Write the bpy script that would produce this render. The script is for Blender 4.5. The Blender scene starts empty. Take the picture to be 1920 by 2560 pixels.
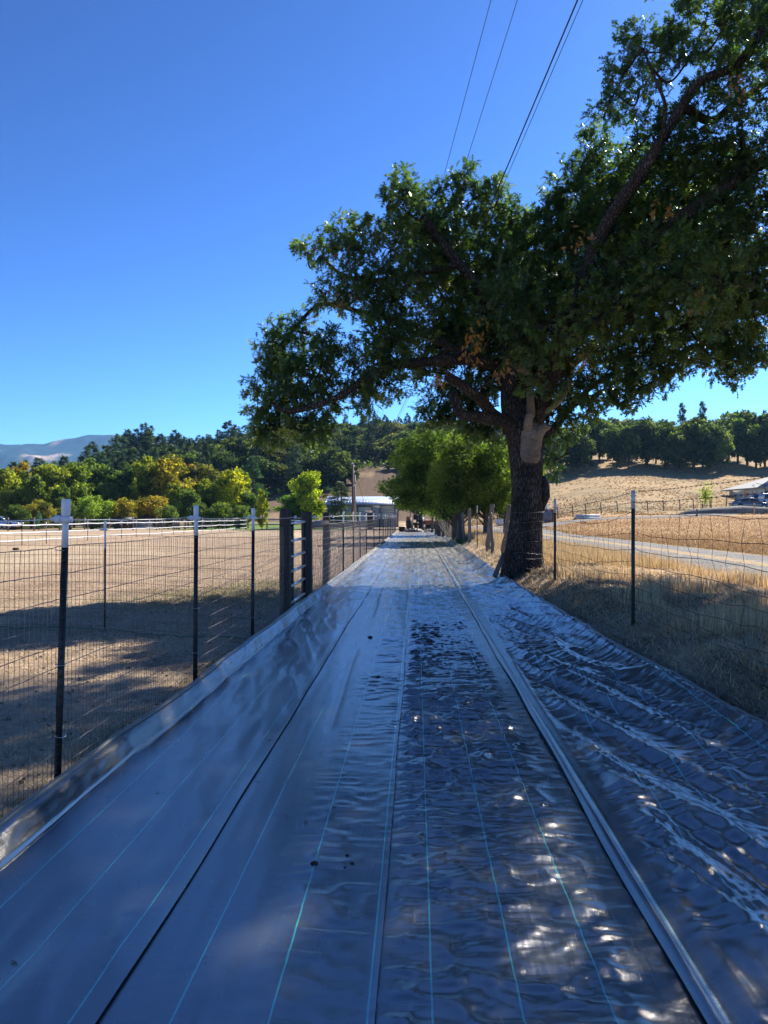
import bpy, math, random
import numpy as np
from mathutils import Vector, Matrix
sc = bpy.context.scene
C = sc.collection
rng = np.random.default_rng(7)
random.seed(7)
R_ = math.radians

# ------------------------------------------------------------------ camera, light, exposure
EYE, F, HY = 1.55, 1923.0, 1290.0
cam = bpy.data.cameras.new('camera'); cam_o = bpy.data.objects.new('camera', cam); C.objects.link(cam_o)
cam_o.location = (0, 0, EYE); cam_o.rotation_euler = (R_(90), 0, 0)
cam.sensor_width = 36; cam.lens = 36*F/2560; cam.shift_y = 10/2560
cam.clip_start = 0.05; cam.clip_end = 20000
sc.camera = cam_o

SUN_EL, SUN_AZ = R_(40), R_(38)            # azimuth measured from +Y towards +X
sdir = Vector((math.sin(SUN_AZ)*math.cos(SUN_EL), math.cos(SUN_AZ)*math.cos(SUN_EL), math.sin(SUN_EL)))
world = bpy.data.worlds.new('World'); sc.world = world; world.use_nodes = True
wt = world.node_tree
bg = wt.nodes['Background']
sky = wt.nodes.new('ShaderNodeTexSky'); sky.sky_type = 'NISHITA'; sky.sun_disc = False
sky.sun_elevation = SUN_EL; sky.sun_rotation = SUN_AZ
sky.altitude = 1500; sky.air_density = 1.0; sky.dust_density = 0.6; sky.ozone_density = 5.0
mu = wt.nodes.new('ShaderNodeVectorMath'); mu.operation = 'MULTIPLY'; mu.inputs[1].default_value = (.352, .407, .435); wt.links.new(sky.outputs['Color'], mu.inputs[0])
gm = wt.nodes.new('ShaderNodeGamma'); gm.inputs[1].default_value = 1.7        # the deep, contrasty blue of a dry autumn sky
wt.links.new(mu.outputs[0], gm.inputs[0]); wt.links.new(gm.outputs[0], bg.inputs['Color']); bg.inputs['Strength'].default_value = 0.1
sun = bpy.data.lights.new('sun', 'SUN'); sun.energy = 4.6; sun.angle = R_(0.5); sun.color = (1, .93, .82)
sun_o = bpy.data.objects.new('sun', sun); C.objects.link(sun_o)
sun_o.rotation_euler = sdir.to_track_quat('Z', 'Y').to_euler(); sun_o.location = (20, 36, 40)
sc.view_settings.view_transform = 'Standard'; sc.view_settings.look = 'None'
sc.view_settings.exposure = 1.25; sc.view_settings.gamma = 1; sc.view_settings.use_curve_mapping = False
sc.cycles.max_bounces = 6; sc.cycles.transparent_max_bounces = 8; sc.cycles.volume_bounces = 1
sc.cycles.use_denoising = True

# ------------------------------------------------------------------ maths helpers
def wp(px, py, d):
    return np.array([(px-960)/F*d, d, EYE+(HY-py)/F*d])
def ss(t):
    t = np.clip(t, 0, 1); return t*t*(3-2*t)
def vn(x, y, s=0):
    x = np.asarray(x, float); y = np.asarray(y, float)
    xi = np.floor(x).astype(np.int64); yi = np.floor(y).astype(np.int64)
    fx = x-xi; fy = y-yi; fx = fx*fx*(3-2*fx); fy = fy*fy*(3-2*fy)
    def h(a, b):
        n = (a*374761393+b*668265263+s*974711) & 0xffffffff
        n = ((n ^ (n >> 13))*1274126177) & 0xffffffff
        n = ((n ^ (n >> 16))*2246822519) & 0xffffffff
        return ((n ^ (n >> 15)) & 0xffffff)/16777215.0
    a = h(xi, yi); b = h(xi+1, yi); c = h(xi, yi+1); d = h(xi+1, yi+1)
    return (a*(1-fx)+b*fx)*(1-fy)+(c*(1-fx)+d*fx)*fy
def fbm(x, y, o=3, s=0):
    v = 0; a = .5; t = 0
    for k in range(o):
        v = v+a*vn(x*2**k, y*2**k, s+k*17); t += a; a *= .5
    return v/t
def ridge(n):
    return 1-np.abs(2*n-1)

def UR(y):                                   # right edge of the ground cover (u = x - .042 y)
    return np.interp(y, [0, 5, 8.7, 13.9, 16.6, 34, 72], [2.40, 2.29, 2.12, 2.03, 2.0, 2.07, 2.2])
def H(x, y):
    x = np.asarray(x, float); y = np.asarray(y, float)
    u = x-.042*y; e = u-UR(y)
    bank = .33*ss((e+.25)/1.0)
    lump = (fbm(x/.9, y/.9, 3, 5)-.5)*.26*ss((e+.05)/.6)*(1-ss((x-5.4)/1.2))*(y < 75)
    # a low spoil mound left by the fence digging
    lump = lump+.16*np.exp(-((x-2.75)**2/.12+(y-6.6)**2/.5))*ss(e/.2)+.15*np.exp(-((x-4.6)**2/.5+(y-17.5)**2/1.2))
    theta = x/np.maximum(y, 1)
    Rr = np.interp(y, [0, 45, 80, 98, 115, 135, 160, 200, 250, 320, 700, 1200], [0, .1, 1.15, 2.0, 3.6, 6.3, 10.5, 18, 25, 29, 26, 10])
    Ll = np.interp(y, [0, 108, 125, 150, 180, 230, 300, 400, 700, 1200], [0, 0, 1.2, 5, 11, 19.5, 27, 30, 26, 8])
    w = ss((theta-.07)/.24)
    A = np.interp(theta, [-.7, -.5, -.42, -.36, -.30, -.2, 0, .3, .42, .5, .8], [.1, .16, .22, .45, .72, .9, 1, 1, .93, 1.0, 1.1])
    A = 1+(A-1)*ss((y-100)/60)
    hill = (Ll*(1-w)+Rr*w)*A*(y > 0)
    und = (fbm(x/28, y/28, 3, 9)-.5)*3.2*ss((y-135)/60)
    far = np.where(y > 1200, -ss((y-1200)/800)*4, 0)
    dirt = ((fbm(x/.5, y/.5, 3, 33)-.5)*.05-.03*ss((ridge(vn(x/.23, y/.23, 61))-.8)*6))*(u < -2.05)
    under = -.03*((u > -2.0) & (e < -.1))
    return bank+lump+hill+und+far+dirt+under

# ------------------------------------------------------------------ mesh helpers
def new_mesh(name, V, Fs, m=None, smooth=False, attrs=None, uv=None):
    me = bpy.data.meshes.new(name)
    V = np.asarray(V, np.float32)
    if not isinstance(Fs, (list, tuple)): Fs = [Fs]
    Fs = [np.asarray(f, np.int32) for f in Fs if len(f)]
    me.vertices.add(len(V)); me.vertices.foreach_set('co', V.ravel())
    idx = np.concatenate([f.ravel() for f in Fs])
    tot = np.concatenate([np.full(len(f), f.shape[1], np.int32) for f in Fs])
    st = np.concatenate([[0], np.cumsum(tot)[:-1]]).astype(np.int32)
    me.loops.add(len(idx)); me.loops.foreach_set('vertex_index', idx)
    me.polygons.add(len(tot)); me.polygons.foreach_set('loop_start', st); me.polygons.foreach_set('loop_total', tot)
    if smooth: me.polygons.foreach_set('use_smooth', np.ones(len(tot), bool))
    me.update(calc_edges=True)
    if attrs:
        for k, a in attrs.items():
            a = np.asarray(a, np.float32)
            if a.ndim == 2:
                at = me.attributes.new(k, 'FLOAT_COLOR', 'POINT')
                at.data.foreach_set('color', np.concatenate([a, np.ones((len(a), 1), np.float32)], 1).ravel())
            else:
                at = me.attributes.new(k, 'FLOAT', 'POINT'); at.data.foreach_set('value', a)
    if uv is not None:
        l = me.uv_layers.new(name='UVMap'); l.data.foreach_set('uv', np.asarray(uv, np.float32)[idx].ravel())
    if m: me.materials.append(m)
    return me
class MB:
    def __init__(s): s.V = []; s.F3 = []; s.F4 = []; s.n = 0; s.T = []
    def add(s, V, Fc, tint=.5):
        V = np.asarray(V, float).reshape(-1, 3); Fc = np.asarray(Fc, int)
        (s.F3 if Fc.shape[1] == 3 else s.F4).append(Fc+s.n)
        s.V.append(V); s.n += len(V); s.T.append(np.full(len(V), tint) if np.isscalar(tint) else tint); return s
    def box(s, c, size, rz=0, rx=0, ry=0, taper=1, tint=.5):
        sx, sy, sz = [v/2 for v in size]
        V = np.array([(-sx, -sy, -sz), (sx, -sy, -sz), (sx, sy, -sz), (-sx, sy, -sz), (-sx*taper, -sy*taper, sz), (sx*taper, -sy*taper, sz), (sx*taper, sy*taper, sz), (-sx*taper, sy*taper, sz)])
        if rx or ry or rz:
            M = np.array(Matrix.Rotation(rz, 3, 'Z') @ Matrix.Rotation(ry, 3, 'Y') @ Matrix.Rotation(rx, 3, 'X'))
            V = V @ M.T
        return s.add(V+np.array(c), [(0, 3, 2, 1), (4, 5, 6, 7), (0, 1, 5, 4), (1, 2, 6, 5), (2, 3, 7, 6), (3, 0, 4, 7)], tint)
    def tube(s, P, r, n=8, cap=True, tint=.5, disp=None):
        V, Q, caps = tube(P, r, n, disp)
        b = s.n; s.add(V, Q, tint)
        if cap:
            k = len(P)
            for ring, c, flip in ((0, P[0], 1), (k-1, P[-1], 0)):
                ids = np.arange(n)+ring*n
                cv = s.n
                s.V.append(np.array([c], float)); s.n += 1; s.T.append(np.array([tint if np.isscalar(tint) else .5]))
                a = ids+b; bb = np.roll(ids, -1)+b
                s.F3.append(np.stack([bb, a, np.full(n, cv)], 1) if flip else np.stack([a, bb, np.full(n, cv)], 1))
        return s
    def prism(s, poly, axis_vec, tint=.5):      # poly: list of 3D points (planar ring), extruded along axis_vec
        P = np.array(poly, float); k = len(P); A = np.array(axis_vec, float)
        b = s.n; s.add(np.concatenate([P, P+A]), [(i, (i+1) % k, (i+1) % k+k, i+k) for i in range(k)], tint)
        c0 = s.n; s.V.append(np.array([P.mean(0), (P+A).mean(0)])); s.n += 2; s.T.append(np.full(2, tint))
        s.F3.append(np.array([(b+(i+1) % k, b+i, c0) for i in range(k)]+[(b+k+i, b+k+(i+1) % k, c0+1) for i in range(k)]))
        return s
    def mesh(s, name, m, smooth=False):
        fs = []
        if s.F3: fs.append(np.concatenate(s.F3))
        if s.F4: fs.append(np.concatenate(s.F4))
        return new_mesh(name, np.concatenate(s.V), fs, m, smooth, {'tint': np.concatenate(s.T)})
def tube(P, r, n=8, disp=None):
    P = np.asarray(P, float); k = len(P); r = np.full(k, r) if np.isscalar(r) else np.asarray(r, float)
    T = np.gradient(P, axis=0); T /= np.linalg.norm(T, axis=1)[:, None]+1e-9
    a = np.array([0, 0, 1.]) if abs(T[0, 2]) < .9 else np.array([1., 0, 0])
    N = np.cross(T[0], a); N /= np.linalg.norm(N)
    ang = np.arange(n)*2*math.pi/n; V = []
    for i in range(k):
        N = N-T[i]*np.dot(N, T[i]); N /= np.linalg.norm(N)+1e-9; B = np.cross(T[i], N)
        rr = r[i] if disp is None else r[i]*disp(i, ang)
        V.append(P[i]+np.outer(np.cos(ang)*rr, N)+np.outer(np.sin(ang)*rr, B))
    i = np.arange(k-1)[:, None]*n; j = np.arange(n)[None]; jn = (j+1) % n
    Q = np.stack([i+j, i+jn, i+n+jn, i+n+j], -1).reshape(-1, 4)
    return np.concatenate(V), Q, None
def crv(P, k=8):                              # Catmull-Rom through points
    P = np.asarray(P, float); Q = np.concatenate([[2*P[0]-P[1]], P, [2*P[-1]-P[-2]]]); out = []
    for i in range(len(P)-1):
        a, b, c, d = Q[i:i+4]
        for t in np.arange(k)/k:
            out.append(.5*((2*b)+(c-a)*t+(2*a-5*b+4*c-d)*t*t+(3*b-a-3*c+d)*t**3))
    out.append(P[-1]); return np.array(out)
def link(name, me, parent=None, loc=None, rz=0, kind=None, label=None, cat=None, group=None):
    o = bpy.data.objects.new(name, me); C.objects.link(o)
    if parent: o.parent = parent
    if loc is not None: o.location = tuple(float(v) for v in loc)
    if rz: o.rotation_euler.z = rz
    if kind: o['kind'] = kind
    if label: o['label'] = label
    if cat: o['category'] = cat
    if group: o['group'] = group
    return o
def thing(name, label, cat, loc=(0, 0, 0), rz=0, group=None):
    return link(name, None, None, loc, rz, None, label, cat, group)
def copy_tree(o, parent=None):
    c = o.copy(); C.objects.link(c); c.parent = parent
    for ch in [x for x in KIDS.get(o.name, [])]: copy_tree(ch, c)
    return c
KIDS = {}
def reg(o):                                   # remember children for quick copies
    KIDS[o.name] = list(o.children)
    for c in o.children: reg(c)

# ------------------------------------------------------------------ materials
def M(name):
    m = bpy.data.materials.new(name); m.use_nodes = True; nt = m.node_tree
    return m, nt, nt.nodes['Principled BSDF'], nt.nodes['Material Output']
class G:
    def __init__(s, nt): s.nt = nt
    def n(s, t, **k):
        x = s.nt.nodes.new(t)
        for a, b in k.items(): setattr(x, a, b)
        return x
    def l(s, a, b): s.nt.links.new(a, b)
    def val(s, sock, v):
        if hasattr(v, 'is_output') or isinstance(v, bpy.types.NodeSocket): s.l(v, sock)
        else: sock.default_value = v
    def math(s, op, a, b=0.0, clamp=False):
        x = s.n('ShaderNodeMath', operation=op, use_clamp=clamp); s.val(x.inputs[0], a); s.val(x.inputs[1], b); return x.outputs[0]
    def noise(s, vec, scale, detail=3, rough=.55, dist=0):
        x = s.n('ShaderNodeTexNoise'); x.inputs['Scale'].default_value = scale; x.inputs['Detail'].default_value = detail
        x.inputs['Roughness'].default_value = rough; x.inputs['Distortion'].default_value = dist
        if vec is not None: s.l(vec, x.inputs['Vector'])
        return x.outputs['Fac']
    def ramp(s, fac, stops):
        x = s.n('ShaderNodeValToRGB'); e = x.color_ramp.elements
        while len(e) < len(stops): e.new(.5)
        for q, (p, c) in zip(e, stops):
            q.position = p; q.color = (*c, 1) if not np.isscalar(c) else (c, c, c, 1)
        s.l(fac, x.inputs['Fac']); return x.outputs['Color']
    def mix(s, fac, a, b, mode='MIX'):
        x = s.n('ShaderNodeMix', data_type='RGBA', blend_type=mode)
        s.val(x.inputs[0], fac); s.val(x.inputs[6], a if not isinstance(a, tuple) else (*a, 1)); s.val(x.inputs[7], b if not isinstance(b, tuple) else (*b, 1))
        return x.outputs[2]
    def bump(s, h, strength=.5, dist=.01, nrm=None):
        x = s.n('ShaderNodeBump'); x.inputs['Strength'].default_value = strength; x.inputs['Distance'].default_value = dist
        s.l(h, x.inputs['Height'])
        if nrm is not None: s.l(nrm, x.inputs['Normal'])
        return x.outputs['Normal']
    def scl(s, vec, v):
        x = s.n('ShaderNodeVectorMath', operation='MULTIPLY'); s.l(vec, x.inputs[0]); x.inputs[1].default_value = v; return x.outputs[0]
    def pos(s): return s.n('ShaderNodeNewGeometry').outputs['Position']
    def objc(s): return s.n('ShaderNodeTexCoord').outputs['Object']
    def attr(s, name, o='Fac'): x = s.n('ShaderNodeAttribute', attribute_name=name); return x.outputs[o]
def _s(): pass
def simple(name, col, rough=.6, metal=0, var=.25, scale=6, bump=0, bscale=40, vec='obj', stretch=(1, 1, 1), spec=.5):
    m, nt, b, out = M(name); g = G(nt); v = g.objc() if vec == 'obj' else g.pos(); v = g.scl(v, stretch)
    f = g.noise(v, scale, 5, .6)
    lo = tuple(c*(1-var) for c in col); hi = tuple(min(1, c*(1+var)) for c in col)
    g.l(g.ramp(f, [(.3, lo), (.7, hi)]), b.inputs['Base Color'])
    b.inputs['Roughness'].default_value = rough; b.inputs['Metallic'].default_value = metal
    b.inputs['Specular IOR Level'].default_value = spec
    if bump: g.l(g.bump(g.noise(v, bscale, 4, .6), bump, .01), b.inputs['Normal'])
    return m
def foliage(name, stops, rough=.5, transl=.4, tcol=(1.0, 1.0, .35), spec=.4):
    m, nt, b, out = M(name); g = G(nt)
    t = g.attr('tint'); c = g.ramp(t, stops)
    oi = g.n('ShaderNodeObjectInfo')
    c = g.mix(1.0, c, oi.outputs['Color'], 'MULTIPLY')
    g.l(c, b.inputs['Base Color']); b.inputs['Roughness'].default_value = rough; b.inputs['Specular IOR Level'].default_value = spec
    tr = g.n('ShaderNodeBsdfTranslucent'); tc = g.mix(1.0, c, tcol, 'MULTIPLY')
    tc2 = g.n('ShaderNodeVectorMath', operation='SCALE'); g.l(tc, tc2.inputs[0]); tc2.inputs['Scale'].default_value = 2.2
    g.l(tc2.outputs[0], tr.inputs['Color'])
    mx = g.n('ShaderNodeMixShader'); mx.inputs[0].default_value = transl
    g.l(b.outputs[0], mx.inputs[1]); g.l(tr.outputs[0], mx.inputs[2]); g.l(mx.outputs[0], out.inputs['Surface'])
    return m
m_oakleaf = foliage('oak_leaves', [(0, (.034, .072, .040)), (.45, (.052, .104, .044)), (.78, (.125, .20, .05)), (.9, (.15, .19, .04)), (.93, (.32, .16, .03)), (1, (.25, .14, .07))], rough=.34, transl=.42, spec=.45)
m_leaf = foliage('tree_leaves', [(0, (.022, .042, .018)), (.5, (.07, .11, .035)), (1, (.16, .205, .065))], rough=.6, transl=.42, spec=.12)
m_needle = foliage('pine_needles', [(0, (.03, .055, .03)), (.6, (.055, .09, .045)), (1, (.09, .125, .06))], rough=.6, transl=.15, spec=.15)
m_straw = foliage('dry_grass', [(0, (.30, .225, .14)), (.5, (.52, .40, .26)), (1, (.76, .62, .41))], rough=.6, transl=.3, tcol=(.75, .65, .45), spec=.3)
m_green = foliage('green_weed', [(0, (.05, .09, .03)), (1, (.10, .16, .05))], transl=.3)
m_barkfar = simple('far_bark', (.09, .07, .055), .9, var=.4, scale=3)
m_pipe = simple('galvanised_steel', (.55, .57, .58), .3, metal=.85, var=.15, scale=8)
m_postblack = simple('black_post_paint', (.018, .018, .018), .45, var=.3, scale=9, bump=.15)
m_postgreen = simple('green_post_paint', (.028, .04, .03), .5, var=.5, scale=12, bump=.3)
m_white = simple('white_plastic', (.74, .76, .80), .35, var=.06, scale=12)
m_whitepaint = simple('chipped_white_paint', (.6, .6, .6), .5, var=.35, scale=30)
m_wire = simple('galvanised_wire', (.17, .15, .15), .45, metal=.5, var=.3, scale=15)
m_rust = simple('rusty_wire', (.11, .07, .05), .7, metal=.3, var=.5, scale=15)
m_rope = simple('white_electric_rope', (.8, .8, .78), .6, var=.1, scale=30)
m_wood = simple('weathered_wood', (.17, .14, .115), .85, var=.5, scale=5, bump=.6, bscale=14, stretch=(6, 6, 1))
m_treated = simple('dark_treated_wood', (.065, .046, .034), .8, var=.6, scale=5, bump=.6, bscale=14, stretch=(8, 8, 1))
m_cable = simple('black_cable', (.012, .012, .014), .5, var=.1)
m_black = simple('black_rubber', (.012, .012, .012), .6, var=.3)
m_dark = simple('dark_steel', (.03, .03, .032), .5, metal=.4, var=.4)
# ------------------------------------------------------------------ ground sheet
def axis(segs):                               # [(start, step), ...], final end
    out = []
    for (a, st), (b, _) in zip(segs[:-1], segs[1:]):
        out.append(np.arange(a, b-st*.01, st))
    out.append([segs[-1][0]]); return np.concatenate(out)
def geo(a, b, s0, k=1.12):
    o = [a]; s = s0
    while o[-1] < b: s *= k; o.append(o[-1]+s)
    return np.array(o)
gx = np.concatenate([-geo(9, 4500, .3)[::-1], axis([(-9, .2), (-3, .12), (1.8, .06), (5.6, .15), (13, .3)])[1:], geo(13, 4500, .4)[1:]])
gy = np.concatenate([-geo(3, 900, .5, 1.3)[::-1], axis([(-3, .2), (1, .07), (24, .15), (45, .4)])[1:], geo(45, 9000, .5, 1.02)[1:]])
gy = gy[gy < 7500]
GX, GY = np.meshgrid(gx, gy); GZ = H(GX, GY)
def gridfaces(nr, nc):
    i = np.arange(nr-1)[:, None]*nc; j = np.arange(nc-1)[None]
    return np.stack([i+j, i+j+1, i+nc+j+1, i+nc+j], -1).reshape(-1, 4)
def lerp(a, b, t): return a*(1-t)+np.array(b)*t
th = GX/np.maximum(GY, 1); U = GX-.042*GY; E = U-UR(GY)
n1 = fbm(GX/6, GY/9, 3, 50)[..., None]; n2 = fbm(GX/1.2, GY/1.2, 3, 60)[..., None]; n3 = fbm(GX/40, GY/30, 3, 70)[..., None]
col = np.zeros(GX.shape+(3,))+np.array((.40, .29, .195))
col = lerp(col, (.50, .39, .26), ss((n1-.4)*3))                        # pale chaff patches in the paddock
col = lerp(col, (.26, .185, .125), ss((.45-n2)*4)*.8)
bank_w = ss((E[..., None]+.1)/.3)
col = lerp(col, lerp((.22, .175, .13)+0*col, (.42, .34, .25), ss((n2-.4)*3)), bank_w)
stripw = ss((GX[..., None]-4.2)/1.0)*(GY[..., None] < 400)
col = lerp(col, lerp((.40, .26, .125)+0*col, (.46, .32, .17), n1), stripw)
gold = ss((GX[..., None]-10.6)/.5)*ss((GY[..., None]-6)/3)*(1-ss((GY[..., None]-78-n1*6)/4))
col = lerp(col, lerp((.34, .185, .075)+0*col, (.42, .27, .13), ss((n1-.35)*2.5)), gold)
edge_green = np.exp(-((GX[..., None]-11.6)/.5)**2)*(GY[..., None] < 60)*(GY[..., None] > 12)*ss((n2-.3)*3)
col = lerp(col, (.17, .17, .05), edge_green*.6)
hillr = ss((GY[..., None]-84-n1*6)/6)*ss((th[..., None]-.06)/.03)
col = lerp(col, lerp((.42, .29, .15)+0*col, (.32, .235, .13), ss((n1-.45)*4)), hillr)
gulch = hillr*np.exp(-((GY[..., None]-96-n3*5)/9)**2)
col = lerp(col, (.22, .18, .095), gulch*.75)
col = lerp(col, (.20, .155, .085), hillr*ss((fbm(GX/5, GY/4, 4, 77)[..., None]-.52)*8)*.6)
hilll = ss((GY[..., None]-112)/8)*(1-ss((th[..., None]-.08)/.06))
col = lerp(col, lerp((.13, .085, .055)+0*col, (.27, .19, .11), ss((n1-.52)*5)), hilll)
lawn = ss((GY[..., None]-84)/2)*(1-ss((GY[..., None]-112)/6))*ss((GX[..., None]+26)/3)*(1-ss((GX[..., None]+4.5)/1))
col = lerp(col, (.13, .2, .04), lawn)
flat_far = ss((GY[..., None]-90)/8)*(1-ss((GX[..., None]+28)/4))*(1-hilll)
col = lerp(col, (.17, .14, .07), flat_far)
hfar = ss((GY[..., None]-450)/200)
col = lerp(col, (.07, .085, .04), hfar*.8)
m_ground, nt, b, out = M('dry_ground'); g = G(nt); p = g.pos()
c = g.attr('col', 'Color')
f1 = g.noise(p, 9, 6, .7); f2 = g.noise(g.scl(p, (1, 1, 1)), 45, 4, .7); f3 = g.noise(p, .9, 5, .6)
c = g.mix(1.0, c, g.ramp(f1, [(.28, .55), (.5, 1.0), (.72, 1.35)]), 'MULTIPLY')
c = g.mix(1.0, c, g.ramp(f2, [(.3, .62), (.52, 1.0), (.7, 1.45)]), 'MULTIPLY')
c = g.mix(1.0, c, g.ramp(f3, [(.3, .82), (.7, 1.12)]), 'MULTIPLY')
g.l(c, b.inputs['Base Color']); b.inputs['Roughness'].default_value = .95; b.inputs['Specular IOR Level'].default_value = .15
nb = g.bump(g.noise(p, 14, 6, .75), .9, .05); g.l(g.bump(f2, .5, .01, nb), b.inputs['Normal'])
V = np.stack([GX, GY, GZ], -1).reshape(-1, 3)
link('ground', new_mesh('ground', V, gridfaces(len(gy), len(gx)), m_ground, True, {'col': col.reshape(-1, 3)}), kind='structure')

# gravel road, driveway
def ribbon(name, center, width, m, lift=.03, cols=14, step=.5, crown=.03):
    P = crv(center, 12); L = np.concatenate([[0], np.cumsum(np.linalg.norm(np.diff(P[:, :2], axis=0), axis=1))])
    t = np.arange(0, L[-1], step); X = np.interp(t, L, P[:, 0]); Y = np.interp(t, L, P[:, 1]); W = np.interp(t, L, P[:, 2])
    D = np.gradient(np.stack([X, Y], 1), axis=0); D /= np.linalg.norm(D, axis=1)[:, None]; Nn = np.stack([D[:, 1], -D[:, 0]], 1)
    s = np.linspace(-.5, .5, cols)
    j = (vn(t*.8, 0*t, 3)-.5)*.35
    XX = X[:, None]+Nn[:, :1]*(s*W[:, None]+ j[:, None]*(np.abs(s) > .4)); YY = Y[:, None]+Nn[:, 1:]*(s*W[:, None])
    ZZ = H(XX, YY)+lift+crown*(1-4*s**2)
    ZZ[:, 0] -= .12; ZZ[:, -1] -= .12
    uv = np.stack([np.broadcast_to(s, XX.shape), np.broadcast_to(t[:, None], XX.shape)], -1).reshape(-1, 2)
    link(name, new_mesh(name, np.stack([XX, YY, ZZ], -1).reshape(-1, 3), gridfaces(len(t), cols), m, True, {'across': uv[:, 0]}), kind='structure')
def gravel(name, strips=True):
    m, nt, b, out = M(name); g = G(nt); p = g.pos()
    v = g.n('ShaderNodeTexVoronoi'); v.inputs['Scale'].default_value = 22; g.l(p, v.inputs['Vector'])
    c = g.ramp(g.math('MULTIPLY', v.outputs['Distance'], 1.5), [(0, (.40, .38, .36)), (.5, (.30, .285, .27)), (.9, (.12, .11, .10))])
    c = g.mix(.5, c, v.outputs['Color'], 'SOFT_LIGHT')
    c = g.mix(1.0, c, g.ramp(g.noise(p, 1.3, 5), [(.3, .75), (.7, 1.25)]), 'MULTIPLY')
    if strips:
        a = g.math('ABSOLUTE', g.attr('across'))
        mid = g.math('MULTIPLY', g.math('LESS_THAN', g.math('ADD', a, g.math('MULTIPLY', g.noise(p, 3, 4), .14)), .14), g.math('GREATER_THAN', g.noise(p, 5, 4), .42))
        c = g.mix(mid, c, (.40, .28, .14))
    g.l(c, b.inputs['Base Color']); b.inputs['Roughness'].default_value = .9; b.inputs['Specular IOR Level'].default_value = .2
    g.l(g.bump(v.outputs['Distance'], .8, .04), b.inputs['Normal']); return m
m_gravel = gravel('grey_gravel'); m_gravel2 = gravel('driveway_gravel', False)
ribbon('gravel_road', [(8.4, -8, 4.2), (8.7, 5, 4.2), (8.7, 14, 4.1), (9.1, 25, 4.1), (9.3, 40, 4.2), (9.6, 54, 4.2), (9.3, 66, 4.2), (8, 80, 4), (3, 98, 4)], 4, m_gravel)
ribbon('driveway', [(11.5, 60, 3), (17, 70, 3), (30, 80, 3), (44, 90, 3.6), (52, 97, 6), (66, 104, 9)], 3, m_gravel2, lift=.06, step=1)

# distant mountain: a real ridge four kilometres off
mx_ = np.linspace(-3600, 2400, 240); my_ = np.linspace(0, 1, 60)
MX, MT = np.meshgrid(mx_, my_); MY = 3000+MT*1900
prof = np.interp(MX/4200, [-.9, -.5, -.44, -.41, -.39, -.36, -.33, -.30, -.27, -.24, -.2, .6], [250, 372, 398, 414, 420, 424, 420, 415, 420, 395, 300, 120])
MZ = prof*ss(MT/.62)**.85*(1-.25*ss((MT-.7)/.3))+(fbm(MX/260, MY/260, 5, 3)-.5)*150*ss(MT/.25)*(1-ss((MT-.5)/.18)*.9)-8
mt_n = fbm(MX/230, MY/300, 5, 21)+.35*(fbm(MX/900, MY/150, 3, 91)-.5)
mc = np.zeros(MX.shape+(3,))+np.array((.022, .042, .045)); mc = lerp(mc, (.55, .38, .25), ss((mt_n[..., None]-.545)*11)*(1-ss((MT[..., None]-.5)/.14)*.75))
m_mtn, nt, b, out = M('mountain_slopes'); g = G(nt); p = g.pos()
c = g.mix(1.0, g.attr('col', 'Color'), g.ramp(g.noise(g.scl(p, (1, .5, 1)), .02, 6, .7), [(.35, .45), (.6, 1.3)]), 'MULTIPLY')
g.l(c, b.inputs['Base Color']); b.inputs['Roughness'].default_value = 1; b.inputs['Specular IOR Level'].default_value = 0
g.l(g.bump(g.noise(p, .015, 5, .7), 1, 15), b.inputs['Normal'])
link('mountain', new_mesh('mountain', np.stack([MX, MY, MZ], -1).reshape(-1, 3), gridfaces(60, 240), m_mtn, True, {'col': mc.reshape(-1, 3)}), kind='structure')

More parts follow.
